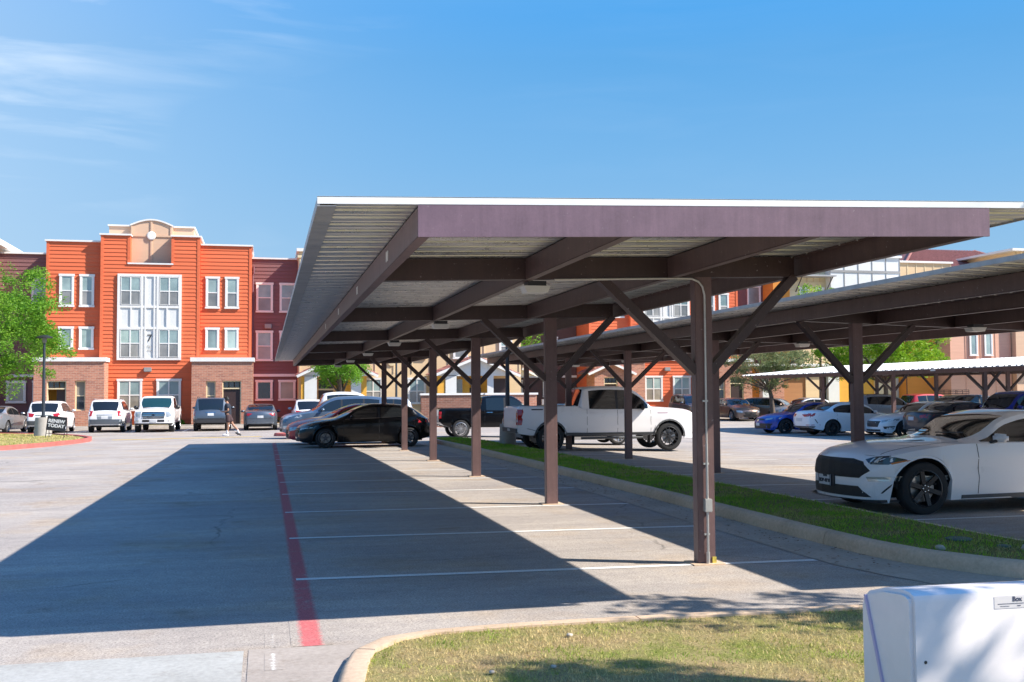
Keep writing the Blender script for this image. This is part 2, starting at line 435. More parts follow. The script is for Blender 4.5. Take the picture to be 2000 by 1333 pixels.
vs = [(a.x, a.y, g(a.x, a.y) + .005) for a in A] + [(q.x + .03, q.y + .0, g(q.x, q.y) + .012) for q in B]
b.add(vs, [(i, i + 1, 61 + i, 60 + i) for i in range(59)]).obj('gutter', M['gutter'], kind='structure')
isl = thing('island_kerb', 'cast concrete kerb round the narrow grass island between the carports', 'kerb', kind='structure')
kerb_run(isl, kb[::-1], .17, .15, M['kerb'])
isr = [(9.5, 7.3), (8.3, 7.65), (7.75, 8.3), (7.55, 9.2)] + [(7.5, y) for y in range(10, 38, 2)] + [(7.45, 38.6), (7.2, 39.4), (6.9, 39.9)]
kerb_run(isl, isr, .14, .13, M['kerb'])
# --- foreground bed: kerb runs flush with the asphalt
fgk = [(.28, 4.5), (.30, 5.4), (.40, 6.24), (.51, 6.73), (.72, 7.03), (1.05, 7.17), (1.67, 7.24), (2.8, 7.24), (4.4, 7.2), (5.6, 7.1), (7, 6.95)]
fg = thing('foreground_kerb', 'rounded pale concrete kerb bordering the sunlit grass in the foreground', 'kerb', kind='structure')
kerb_run(fg, fgk[::-1], .17, .075, M['kerb'], seg=2.2)
# --- lawns
def soil_mat(name, c1, c2, c3, s=1.0):
    m = mat(name, c1, .95, spec=.1); nt, b, t = tex_setup(m); v = t.outputs['Object']
    c = ramp(nt, noise(nt, v, 1.4 * s, 6, .7), [(.36, c1), (.5, c2), (.64, c3)])
    c = mixc(nt, 'MULTIPLY', 1, c, ramp(nt, noise(nt, v, 60, 5, .8), [(.34, (.55, .55, .5)), (.62, (1.25, 1.25, 1.2))]))
    nt.links.new(c, b.inputs['Base Color']); bump(nt, b, noise(nt, v, 50, 5, .8), .9, .03); return m
M['lawn'] = soil_mat('dry_lawn_ground', (.24, .27, .07), (.40, .33, .16), (.44, .31, .18))
M['lawn2'] = soil_mat('green_lawn_ground', (.14, .19, .035), (.24, .22, .08), (.30, .21, .12), .6)
fgpoly = [(x + .14, y - .13) for x, y in fgk[2:]] + [(9, 6.9), (14, 6.9), (14, -2), (.45, -2), (.45, 5.4)]
poly_slab('lawn', fgpoly, M['lawn'], .06, kind='structure')
islpoly = [(p[0] + .15, p[1] + (.1 if p[1] < 8 else 0)) for p in kb] + [(p[0] - .12, p[1]) for p in isr[::-1]][:-1]
poly_slab('lawn', islpoly, M['lawn2'], .13, kind='structure')

def blades(name, inside, x0, x1, y0, y1, n, hgt, base, m, seed, dens=None, width=.006):
    r = np.random.default_rng(seed)
    P = np.column_stack([r.uniform(x0, x1, n), r.uniform(y0, y1, n)])
    k = inside(P)
    if dens is not None: k &= r.uniform(0, 1, n) < dens(P)
    P = P[k]; n = len(P)
    gz = np.array([g(x, y) for x, y in P]) + base - .006
    h = hgt * r.uniform(.35, 1.25, n); a = r.uniform(0, 2*np.pi, n); lean = r.uniform(.2, 1.15, n) * h; la = r.uniform(0, 2*np.pi, n); w_ = width * r.uniform(.6, 1.5, n)
    v = np.zeros((n, 3, 3))
    v[:, 0] = np.column_stack([P[:, 0] - w_*np.cos(a), P[:, 1] - w_*np.sin(a), gz])
    v[:, 1] = np.column_stack([P[:, 0] + w_*np.cos(a), P[:, 1] + w_*np.sin(a), gz])
    v[:, 2] = np.column_stack([P[:, 0] + lean*np.cos(la), P[:, 1] + lean*np.sin(la), gz + h])
    me = npmesh(name, v.reshape(-1, 3), np.arange(n*3).reshape(-1, 3), m)
    return link(name, me, kind='stuff')
def inpoly(poly):
    A = np.array(poly)
    def f(P):
        r = np.zeros(len(P), bool); j = len(A) - 1
        for i in range(len(A)):
            c = ((A[i,1] > P[:,1]) != (A[j,1] > P[:,1])) & (P[:,0] < (A[j,0]-A[i,0])*(P[:,1]-A[i,1])/(A[j,1]-A[i,1]+1e-12) + A[i,0])
            r ^= c; j = i
        return r
    return f
def vnoise(P, s, seed=0):
    "cheap smooth noise on points"
    r = np.random.default_rng(seed); G_ = r.uniform(0, 1, (64, 64)); q = P * s + 17.3
    i = np.floor(q).astype(int); f = q - i; f = f*f*(3-2*f); a = i % 64; b = (i + 1) % 64
    return (G_[a[:,0],a[:,1]]*(1-f[:,0])+G_[b[:,0],a[:,1]]*f[:,0])*(1-f[:,1]) + (G_[a[:,0],b[:,1]]*(1-f[:,0])+G_[b[:,0],b[:,1]]*f[:,0])*f[:,1]
def grass_mat(name, stops, s):
    m = mat(name, stops[0][1], .7, spec=.2, trans=.3); nt, b, t = tex_setup(m); v = t.outputs['Object']
    c = ramp(nt, noise(nt, v, s, 6, .75), stops)
    c = mixc(nt, 'MULTIPLY', 1, c, ramp(nt, noise(nt, v, 90, 2, .8), [(.35, (.6, .6, .6)), (.65, (1.35, 1.3, 1.2))]))
    nt.links.new(c, b.inputs['Base Color'])
    for n in nt.nodes:
        if n.type == 'BSDF_TRANSLUCENT': nt.links.new(c, n.inputs[0])
    return m
M['blade_dry'] = grass_mat('half_dry_grass', [(.35, (.18, .35, .03)), (.44, (.38, .42, .10)), (.51, (.62, .52, .25)), (.70, (.66, .50, .30))], 1.9)
M['blade_green'] = grass_mat('green_grass', [(.40, (.20, .44, .03)), (.52, (.32, .50, .05)), (.60, (.50, .42, .18)), (.72, (.42, .29, .17))], 1.1)
gd = lambda P: np.clip(.25 + 1.2 * vnoise(P, 1.1, 3), .15, 1)
blades('grass', inpoly(fgpoly), .4, 5.2, 4.8, 7.25, 52000, .030, .06, M['blade_dry'], 1, gd, .0035)
blades('grass', inpoly(islpoly), 5.9, 9, 7.1, 18, 46000, .045, .13, M['blade_green'], 2, lambda P: np.clip(.35 + vnoise(P, 1.4, 5), 0, 1), .005)
blades('grass', inpoly(islpoly), 5.9, 7.5, 18, 39.5, 22000, .05, .13, M['blade_green'], 3, None, .009)

# --- road markings
YL = [9.72, 12.48, 15.22, 18.07, 20.68, 23.3, 25.94, 28.5, 31.2, 33.9, 36.6, 39.2]
sheet('red_fire_lane_line', .17, .44, 7.16, 40.5, M['red_line'], .002, 1, 14)
for i, y in enumerate(YL):
    sheet('parking_line', .27, 5.23, y - .05, y + .05, M['white_line'], .004, 6, 1, skew=-.042)
for i, y in enumerate([9.4, 12.1, 14.76, 17.42, 20.2, 22.85, 25.55, 28.3, 31.0, 33.7, 36.4]):
    sheet('parking_line', 7.85, 13.0, y - .045, y + .045, M['white_line'], .004, 4, 1)
for i in range(9):
    y = 30.6 + 2.7 * i
    sheet('parking_line', 23.3, 28.4, y - .05, y + .05, M['white_line'], .004, 4, 1)
for i, x in enumerate([-15.2, -12.4, -9.65, -6.95, -4.3, -1.6, 1.15, 3.9, 6.7, 9.5, 12.3]):
    sheet('parking_line', x - .05, x + .05, 59.2, 64.6, M['white_line'], .004, 1, 3)
b = MB()
for k in range(20):
    t0, t1 = k / 20, (k + 1) / 20
    P0 = Vector((-6.2, 46.75)).lerp(Vector((-.2, 48.7)), t0); P1 = Vector((-6.2, 46.75)).lerp(Vector((-.2, 48.7)), t1); n_ = Vector((-.31, .95)) * .3
    q = [P0 - n_, P1 - n_, P1 + n_, P0 + n_]; b.add([(p.x, p.y, g(p.x, p.y) + .005) for p in q], [(0, 1, 2, 3)])
b.obj('yellow_line', M['yellow_line'], kind='structure')
# sprayed white tick marks on the asphalt and apron
sheet('sprayed_mark', .0, .11, 6.58, 7.0, M['spray2'], .0055, 1, 2)
sheet('sprayed_mark', .0, .11, 7.18, 7.6, M['spray'], .0015, 1, 2)
# loose stones, clods
def rock(name, x, y, z, s, m, label, seed):
    b = bmesh.new(); bmesh.ops.create_icosphere(b, subdivisions=2, radius=1); r = random.Random(seed)
    for v in b.verts: v.co *= r.uniform(.8, 1.12); v.co.z *= .65; v.co *= s
    me = bpy.data.meshes.new(name); b.to_mesh(me); b.free(); me.materials.append(m); me.shade_smooth()
    return link(name, me, loc=(x, y, z), label=label, category='stone', group='loose stones on the grass')
M['stone'] = mat('pale_stone', (.42, .37, .31), .85, var=.2, scale=20)
rock('stone', 7.0, 8.75, .155, .055, M['stone'], 'pale rounded stone lying at the right end of the grass island', 1)
rock('stone', 6.25, 9.0, .15, .05, M['stone'], 'grey flat stone at the kerb of the grass island', 2)
rock('stone', 1.93, 6.72, .075, .022, M['stone'], 'small white stone at the far edge of the foreground grass', 3)
rock('stone', 1.25, 5.95, .075, .018, M['stone'], 'small pale pebble in the tree shadow on the foreground grass', 4)
rock('stone', 1.62, 5.98, .075, .018, M['stone'], 'small pale pebble right of the tree shadow on the foreground grass', 5)
b = MB(); b.lathe([(0, .0), (.13, .0), (.13, .014), (.115, .02), (0, .02)], 20)
b.obj('irrigation_valve_cover', mat('green_grey_plastic', (.11, .14, .11), .7), smooth=True, loc=(6.85, 9.55, .135), label='round grey green valve cover set in the grass island', category='valve cover')
b.obj('irrigation_valve_cover', bpy.data.materials['green_grey_plastic'], smooth=True, loc=(6.95, 9.0, .135), label='smaller green valve cover near the pale stone on the island', category='valve cover').scale = (.5, .5, 1)
# fallen leaves along the gutter: nobody could count them
r_ = np.random.default_rng(9); n = 700
px = r_.uniform(5.25, 5.82, n); py = r_.uniform(8.6, 30, n); a = r_.uniform(0, 6.28, n); s_ = r_.uniform(.008, .022, n)
V = np.zeros((n, 4, 3))
for k, (u, v_) in enumerate([(-1, -.4), (1, -.4), (1, .4), (-1, .4)]):
    V[:, k, 0] = px + s_ * (u*np.cos(a) - v_*np.sin(a)); V[:, k, 1] = py + s_ * (u*np.sin(a) + v_*np.cos(a)); V[:, k, 2] = .018 + np.array([g(x, y) for x, y in zip(px, py)]) + r_.uniform(0, .008, n)
link('fallen_leaves', npmesh('fallen_leaves', V.reshape(-1, 3), np.arange(n*4).reshape(-1, 4), mat('dry_leaf', (.16, .09, .05), .8, var=.4, scale=3), 4), kind='stuff')

# --- far lawns, kerbs, walks
lw = [(-30, 40.5), (-15, 37.0), (-10, 36.9), (-8.47, 37.8), (-7.73, 40.2), (-7.15, 43.2), (-7.02, 45.2), (-7.25, 47.2), (-8.2, 50.2), (-9.8, 53.2), (-12.5, 55.6), (-18, 57.2), (-30, 57.5)]
poly_slab('lawn', [(x - .12, y) for x, y in lw], M['lawn'], .11, kind='structure')
rk = thing('red_kerb', 'red painted kerb round the lawn corner with the lamp post', 'kerb', kind='structure')
kerb_run(rk, lw[::-1], .2, .15, M['red_kerb'], seg=3.2)
blades('grass', inpoly([(x - .2, y) for x, y in lw]), -16, -7, 37, 57, 26000, .06, .11, M['blade_dry'], 6, None, .012)
rk2 = thing('red_kerb', 'small red painted kerb nose in front of the slate blue crossover', 'kerb', kind='structure')
nose = [(3.5, 49.9), (1.2, 49.9), (.55, 49.6), (.35, 49.1), (.55, 48.6), (1.2, 48.3), (3.5, 48.3)]
kerb_run(rk2, nose, .2, .14, M['red_kerb'], seg=2.5)
poly_slab('lawn', [(x + .15, y * .9 + 4.91) for x, y in nose], M['lawn'], .1, kind='structure')
# kerb, walk and lawn in front of the buildings
fk = thing('building_kerb', 'pale concrete kerb at the head of the stalls before the orange building', 'kerb', kind='structure')
kerb_run(fk, [(-30, 64.8), (18.5, 64.8)], .15, .14, M['walk'], seg=6)
poly_slab('sidewalk', [(-30, 64.94), (18.5, 64.94), (18.5, 65.75), (-30, 65.75)], M['walk'], .13, kind='structure')
poly_slab('lawn', [(-30, 65.75), (18.5, 65.75), (18.5, 90), (-30, 90)], M['lawn'], .12, kind='structure')
poly_slab('sidewalk', [(-2.4, 65.7), (-1.3, 65.7), (-1.3, 70.5), (-2.4, 70.5)], M['walk'], .15, kind='structure')
fk2 = thing('building_kerb', 'pale concrete kerb along the lawn before the second orange building', 'kerb', kind='structure')
kerb_run(fk2, [(17, 66.8), (34, 66.8), (70, 66.8)], .15, .14, M['walk'], seg=6)
poly_slab('sidewalk', [(17, 66.94), (70, 66.94), (70, 68.6), (17, 68.6)], M['walk'], .13, kind='structure')
poly_slab('lawn', [(17, 68.6), (80, 68.6), (80, 95), (17, 95)], M['lawn'], .12, kind='structure')
blades('grass', lambda P: P[:, 0] > -99, -16, 16, 65.8, 66.6, 5000, .07, .12, M['blade_green'], 8, None, .02)
# ================================================================ carports
def carport(name, label, px_, ya, yb, posts, m=1, zo=0.0, slope=.0284, sheet_m='sheet', lights=(), px_count=None, ribs_open=False):
    """px_: x of the post row; m=+1 long cantilever towards -x, m=-1 mirrored; u runs from the post row"""
    root = thing(name, label, 'carport', (px_, ya, g(px_, ya) + zo), group='steel carports over the parking rows')
    X = lambda u: m * u
    zs = lambda u: 2.958 + slope * u                     # underside of the sheets
    ul, ur = -3.79, 1.72                                 # sheet edges
    pu = [-3.165, -1.765, -.36, 1.05]                    # purlins
    st = M['steel']
    L = yb - ya
    def bx(b, u0, u1, y0, y1, z00, z01, h):
        "box whose top follows the slope between u0 and u1; z00,z01 = bottoms"
        a, c = (u0, u1)
        vs = [(X(a), y0, z00), (X(c), y0, z01), (X(c), y1, z01), (X(a), y1, z00), (X(a), y0, z00+h), (X(c), y0, z01+h), (X(c), y1, z01+h), (X(a), y1, z00+h)]
        fs = [(0,3,2,1),(4,5,6,7),(0,1,5,4),(1,2,6,5),(2,3,7,6),(3,0,4,7)]
        if m < 0: fs = [f[::-1] for f in fs]
        b.add(vs, fs)
    # purlins: C sections, web plus lips
    for k, u in enumerate(pu):
        b = MB(); z = zs(u) - .205; t = .012 if k < 3 else -.012
        w_ = .075 if u < 1 else -.075
        x0, x1 = (u, u + w_) if w_ > 0 else (u + w_, u)
        wx = (u, u + .006) if w_ > 0 else (u - .006, u)
        bx(b, wx[0], wx[1], .055, L - .01, z, z, .2)
        bx(b, x0, x1, .055, L - .01, z - .002, z - .002, .006)
        bx(b, x0, x1, .055, L - .01, z + .194, z + .194, .006)
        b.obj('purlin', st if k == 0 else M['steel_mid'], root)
    # front and back fascia
    for y0, y1 in ((-.002, .02), (L - .012, L + .008)):
        b = MB(); bx(b, pu[0] - .004, pu[3] + .004, y0, y1, zs(pu[0]) - .212, zs(pu[3]) - .212, .209); b.obj('fascia_beam', M['steel_sunlit'] if y0 < 1 else st, root)
    # posts with crossbeam and knee braces
    for k, y in enumerate(posts):
        y_ = y - ya; gz = g(px_, y) - g(px_, ya) - zo
        b = MB(); b.box(-.088, .088, y_ - .06, y_ + .06, gz - .05, zs(0) - .2); b.obj('post', st, root, bevel=.006)
        b = MB(); b.box(-.16, .16, y_ - .13, y_ + .14, gz + .0, gz + .012); b.obj('post_footing', M['kerb'], root)
        b = MB(); bx(b, pu[0] + .08, pu[3] - .08, y_ - .05, y_ + .05, zs(pu[0] + .08) - .203, zs(pu[3] - .08) - .203, .196); b.obj('crossbeam', M['steel_shaded'], root)
        for sgn, ut in ((-1, -1.02), (1, .98)):
            b = MB(); b.bar((X(sgn * .07), y_, 1.84), (X(ut), y_, zs(ut) - .20), .085, .115, (0, 1, 0)); b.obj('knee_brace', M['steel_shaded'], root)
    # roof sheets, ribs across the roof
    pitch = .3; wpan = .9; npan = max(1, round(L / wpan)); wpan = L / npan
    prof = []
    for r_ in range(3):
        o = wpan * r_ / 3
        prof += [(o, 0), (o + .085, 0), (o + .095, .010), (o + .112, .010), (o + .122, 0), (o + .185, 0), (o + .205, .043), (o + .255, .043), (o + .275, 0)]
    prof.append((wpan, 0))
    b = MB(); n = len(prof)
    for zoff in (.0, .004):
        b.add([(X(u), y, zs(u) + z + zoff) for u in (ul, ur) for y, z in prof], [(i, i+1, n+i+1, n+i) for i in range(n-1)])
    o4 = 2 * n
    b.add([], [])
    b.f += [(i, i+1, o4+i+1, o4+i) for i in range(n-1)] + [(n+i, n+i+1, o4+n+i+1, o4+n+i) for i in range(n-1)]
    me = b.mesh('roof_sheet', M[sheet_m]); fixnormals(me)
    for k in range(npan): link('roof_sheet', me, root, (0, k * wpan, 0))
    # edge trims
    b = MB(); bx(b, ul - .02, ur + .02, -.004, .01, zs(ul) - .001, zs(ur) - .001, .048); bx(b, ul - .02, ur + .02, -.004, .09, zs(ul)+.042, zs(ur)+.042, .004); b.obj('front_trim', M['sheet_white'], root)
    b = MB(); h_ = .055 if not ribs_open else .01; bx(b, ul - .02, ul - .004, -.0, L, zs(ul) - .012, zs(ul) - .012, h_); bx(b, ul - .02, ul + .10, 0, L, zs(ul) - .016, zs(ul) - .012, .004); b.obj('side_trim', M['trim'], root)
    if ribs_open:
        b = MB()
        for k in range(int(L / .6)): bx(b, ul - .012, ul + .02, k * .6 + .205, k * .6 + .27, zs(ul) - .02, zs(ul) - .02, .055)
        b.obj('rib_closure', M['dark'], root, kind='stuff')
    b = MB(); bx(b, ur + .004, ur + .02, -.0, L, zs(ur) - .012, zs(ur) - .012, .055); b.obj('side_trim', M['trim'], root)
    # screws through the sheets beside the outer purlin
    b = MB()
    for k in range(int(L / .3)):
        b.box(min(X(pu[3] - .1), X(pu[3] - .11)), max(X(pu[3] - .1), X(pu[3] - .11)), k * .3 + .1, k * .3 + .11, zs(1.0) - .022, zs(1.0))
    b.obj('screw_row', M['conduit'], root, kind='stuff')
    # light fixtures under the second purlin
    for y in lights:
        f = MB(); f.box(X(-1.62) - .09, X(-1.62) + .09, y - ya + .09, y - ya + .25, zs(-1.6) - .25, zs(-1.6) - .205)
        fo = f.obj('light_fixture', M['dark'], root)
        f = MB(); f.prism([(X(-1.62) - .13, zs(-1.6) - .252), (X(-1.62) + .13, zs(-1.6) - .252), (X(-1.62) + .10, zs(-1.6) - .315), (X(-1.62) - .10, zs(-1.6) - .315)], y - ya + .08, y - ya + .27)
        f.obj('diffuser', M['plastic_white'], fo)
    return root, zs
P1 = [9.62, 15.26, 21.02, 26.66, 32.36, 38.1]
c1, zs = carport('carport', 'long brown steel carport with ribbed metal roof nearest the camera', 4.12, 6.76, 39.3, P1, 1, lights=P1)
# paper labels on the outer purlin
for y in (8.5, 11.4, 14.4, 17.6):
    MB().box(-3.172, -3.167, y - 6.76, y - 6.76 + .14, zs(-3.165) - .15, zs(-3.165) - .07).obj('label_plate', M['plastic_white'], c1)
# conduit on the first post with its junction box
b = MB(); yy = 9.62 - 6.76 - .085
b.tube([(.0, yy, .0), (.0, yy, .12)], .018, 8); b.tube([(0, yy, .0), (0, yy, .50)], .0125, 8); b.tube([(0, yy, .62), (0, yy, 1.15)], .0125, 8)
b.tube([(0, yy, .66)] + [(0, yy, z) for z in (1.2, 1.8, 2.45, 2.58)] + [(-.02, yy, 2.66), (-.06, yy, 2.71), (-.13, yy, 2.735), (-.3, yy, 2.735), (-1.5, yy, 2.70)], .0105, 8)
cd = b.obj('conduit', M['conduit'], c1, smooth=True)
b = MB()
for z in (.28, .95, 1.55): b.box(-.035, .02, yy - .004, yy + .02, z, z + .018)
b.obj('strap', M['conduit'], cd)
b = MB(); b.box(-.035, .04, yy - .03, yy + .03, .50, .625); b.obj('junction_box', M['conduit'], c1, bevel=.006)
b = MB(); b.box(.05, .09, yy + .012, yy + .023, .0, .07); b.obj('yellow_stain', mat('yellow_paint', (.5, .40, .07), .8, var=.4, scale=30), c1)
P2 = [9.5, 15.06, 20.5, 25.9, 31.4, 36.8]
carport('carport', 'long brown steel carport to the right, over the white coupe and white pickup', 9.05, 6.8, 38.6, P2, -1, zo=-.05, lights=[y - .9 for y in P2])
c3, _ = carport('carport', 'far carport with bright white ribbed roof sloping towards the camera', 27.75, 19.5, 50.8, [24.2, 30.6, 36.8, 43.1, 49.4], 1, zo=-.12, slope=.088, sheet_m='sheet_white', lights=[29, 35, 41], ribs_open=True)
for y in (24.3, 29.4, 34.5, 39.6): MB().box(-3.80, -3.79, y - 19.5, y - 19.5 + .30, 2.545, 2.63).obj('label_plate', M['plastic_white'], c3)
carport('carport', 'farthest carport, mostly hidden behind the white roofed one', 34.6, 30, 60.8, [33, 38.6, 44.2, 49.8, 55.4], -1, zo=-.05, slope=.02, sheet_m='sheet_white', lights=[38, 44])
# ================================================================ vehicles
def paint(name, col, metal=0.0, rough=.32):
    m = mat(name, col, rough, metal, coat=(.6 if rough > .2 else .2)); nt, b, t = tex_setup(m)
    if rough <= .2: b.inputs['Specular IOR Level'].default_value = .3
    d = ramp(nt, noise(nt, t.outputs['Object'], 2.2, 6, .7), [(.3, (rough - .08,) * 3), (.7, (rough + .12,) * 3)])
    (nt.links.new(d, b.inputs['Roughness']) if rough > .2 else None); return m
PW = paint('white_car_paint', (.80, .79, .80)); PBK = paint('black_car_paint', (.003, .003, .004), 0, .18); PSB = paint('slate_blue_paint', (.10, .15, .22), .5)
PRD = paint('red_car_paint', (.42, .02, .03), .2); PBL = paint('blue_car_paint', (.012, .06, .38), .45); PNV = paint('navy_car_paint', (.02, .035, .07), .4)
PSV = paint('silver_car_paint', (.42, .43, .45), .7); PGY = paint('grey_car_paint', (.13, .155, .19), .6); PDG = paint('dark_grey_paint', (.045, .05, .06), .5)
PBR = paint('bronze_car_paint', (.20, .14, .115), .6); PDB = paint('deep_blue_paint', (.008, .03, .30), .3); PLG = paint('light_grey_paint', (.33, .35, .38), .5)
GL = mat('tinted_glass', (.012, .014, .016), .04, coat=.0, spec=.9)
GL2 = mat('windscreen_glass', (.02, .028, .028), .04, spec=1.0)
TY = mat('tyre_rubber', (.020, .020, .021), .82, var=.25, scale=6)
RIMS = mat('alloy_rim', (.55, .55, .56), .32, .85); RIMB = mat('black_rim', (.018, .018, .02), .38); RIMG = mat('grey_rim', (.10, .10, .11), .35, .6)
CHR = mat('chrome', (.62, .62, .63), .14, 1.0); TL = mat('red_tail_lamp', (.38, .012, .015), .18, coat=.8); HLM = mat('headlamp_lens', (.42, .45, .48), .1, .3, coat=1)
HLD = mat('dark_headlamp_lens', (.035, .04, .048), .1, coat=1); AMB = mat('amber_lens', (.60, .17, .02), .2, coat=.8); DRL = mat('clear_lamp', (.60, .60, .56), .15, .3, coat=1)
PLT = mat('number_plate', (.55, .56, .58), .5); MESH = mat('grille_mesh', (.012, .012, .013), .55, bump=1, bscale=90); SKID = mat('grey_plastic', (.075, .08, .085), .6); TXT = mat('dark_lettering', (.03, .035, .05), .6)
DSC = mat('brake_disc', (.34, .33, .32), .4, .9)

def pch(pts):
    X = np.array([p[0] for p in pts], float); Y = np.array([p[1] for p in pts], float)
    h = np.diff(X); d = np.diff(Y) / h; n = len(X); mm = np.zeros(n)
    for i in range(1, n - 1):
        if d[i-1] * d[i] > 0: w1, w2 = 2*h[i]+h[i-1], h[i]+2*h[i-1]; mm[i] = (w1+w2)/(w1/d[i-1]+w2/d[i])
    mm[0], mm[-1] = d[0], d[-1]
    def f(x):
        x = min(max(x, X[0]), X[-1]); i = min(n - 2, max(0, int(np.searchsorted(X, x) - 1))); t = (x - X[i]) / h[i]
        return float((2*t**3-3*t**2+1)*Y[i]+(t**3-2*t**2+t)*h[i]*mm[i]+(-2*t**3+3*t**2)*Y[i+1]+(t**3-t**2)*h[i]*mm[i+1])
    return f
def sst(a, b, x):
    t = min(1, max(0, (x - a) / (b - a))); return t*t*(3-2*t)

def wheel_meshes(r, w, spokes, rimr, rm, seed=0, style=0):
    t = MB(); e = .02
    t.lathe([(rimr+.005, -w/2+.01), (r-.05, -w/2), (r-.012, -w/2+.02), (r, -w/2+.05), (r, w/2-.05), (r-.012, w/2-.02), (r-.05, w/2), (rimr+.005, w/2-.01), (rimr, w/2-.03), (rimr, -w/2+.03), (rimr+.005, -w/2+.01)], 36, 'y')
    me = t.mesh('wheel', TY, True)
    b = MB(); b.lathe([(rimr+.004, w/2-.004), (rimr-.012, w/2+.002), (rimr-.022, w/2-.02), (rimr-.03, w/2-.10), (rimr-.03, -w/2)], 36, 'y')
    for k in range(spokes):
        a = 2*math.pi*k/spokes + .3
        for off in ((-.05, .05) if style else (0,)):
            c, s = math.cos(a + off*1.2), math.sin(a + off*1.2); c2, s2 = math.cos(a + off*4), math.sin(a + off*4)
            b.bar((.04*c, w/2-.035, .04*s), ((rimr-.014)*c2, w/2-.02, (rimr-.014)*s2), .022 if style else .055*5/spokes+.012, .035, (0, 1, 0))
    b.lathe([(.062, w/2-.05), (.062, w/2-.022), (.05, w/2-.008), (.0, w/2-.006)], 16, 'y')
    rim = b.mesh('rim', rm, True)
    d = MB(); d.lathe([(0, w/2-.09), (rimr*.72, w/2-.09), (rimr*.72, w/2-.11), (0, w/2-.11)], 24, 'y'); disc = d.mesh('brake_disc', DSC)
    return me, rim, disc

TYPES = {}
# every profile is (distance from the front bumper, value)
TYPES['coupe'] = dict(L=4.79, W=1.915, r=.352, wb=2.72, fo=.86, bow=(.30, .22), wrear=.02,
  zt=[(0, .70), (.06, .80), (.20, .875), (.7, .945), (1.45, 1.0), (1.62, 1.05), (2.25, 1.30), (2.65, 1.375), (3.1, 1.36), (3.6, 1.25), (4.1, 1.09), (4.45, 1.065), (4.72, 1.03), (4.79, .90)],
  zb=[(0, .66), (.1, .73), (.3, .80), (.9, .89), (1.5, .935), (2.4, .93), (3.2, .97), (3.8, 1.03), (4.5, 1.03), (4.79, .86)],
  hw=[(0, .66), (.08, .80), (.25, .89), (.6, .94), (.95, .957), (1.6, .93), (2.6, .925), (3.4, .95), (3.9, .957), (4.4, .92), (4.7, .84), (4.79, .76)],
  lo=[(0, .20), (.1, .16), (.6, .17), (1.3, .19), (3.3, .2), (4.2, .24), (4.79, .34)], tum=.52,
  ws=(1.52, 2.30), rs=(3.2, 4.08), side=[(1.75, 3.12)], seams=[1.68, 3.02], handle=[(2.78, .80)], mirror=(1.92, .97))
TYPES['hatch'] = dict(L=4.46, W=1.795, r=.325, wb=2.725, fo=.92, bow=(.28, .14), wrear=0,
  zt=[(0, .62), (.06, .70), (.25, .80), (.8, .93), (1.25, 1.0), (1.45, 1.08), (2.1, 1.36), (2.5, 1.435), (3.1, 1.42), (3.7, 1.34), (4.0, 1.22), (4.28, 1.0), (4.40, .90), (4.46, .74)],
  zb=[(0, .56), (.1, .64), (.4, .76), (1.0, .88), (1.5, .92), (2.6, .95), (3.4, .99), (3.9, 1.0), (4.3, .93), (4.46, .70)],
  hw=[(0, .62), (.08, .74), (.25, .83), (.6, .88), (1.0, .897), (2.4, .885), (3.4, .89), (3.9, .875), (4.25, .82), (4.46, .70)],
  lo=[(0, .22), (.1, .18), (.7, .18), (3.5, .2), (4.1, .25), (4.46, .34)], tum=.42,
  ws=(1.32, 2.12), rs=(3.72, 4.24), side=[(1.58, 2.62), (2.70, 3.55)], seams=[1.5, 2.66, 3.42], handle=[(2.45, .86), (3.3, .89)], mirror=(1.72, .98))
TYPES['sedan'] = dict(L=4.85, W=1.84, r=.335, wb=2.82, fo=.94, bow=(.28, .2), wrear=0,
  zt=[(0, .60), (.06, .70), (.25, .80), (.8, .92), (1.3, .99), (1.5, 1.07), (2.15, 1.36), (2.6, 1.44), (3.2, 1.42), (3.7, 1.29), (4.15, 1.10), (4.5, 1.08), (4.78, 1.04), (4.85, .90)],
  zb=[(0, .56), (.1, .66), (.4, .78), (1.0, .88), (1.5, .91), (2.6, .94), (3.6, .99), (4.3, 1.03), (4.7, 1.0), (4.85, .84)],
  hw=[(0, .64), (.08, .76), (.25, .85), (.6, .90), (1.0, .92), (2.4, .905), (3.6, .915), (4.2, .89), (4.6, .84), (4.85, .74)],
  lo=[(0, .22), (.1, .18), (.7, .18), (3.6, .2), (4.4, .26), (4.85, .36)], tum=.42,
  ws=(1.36, 2.18), rs=(3.3, 4.1), side=[(1.6, 2.68), (2.76, 3.72)], seams=[1.55, 2.72, 3.55], handle=[(2.5, .86), (3.4, .89)], mirror=(1.75, .98))
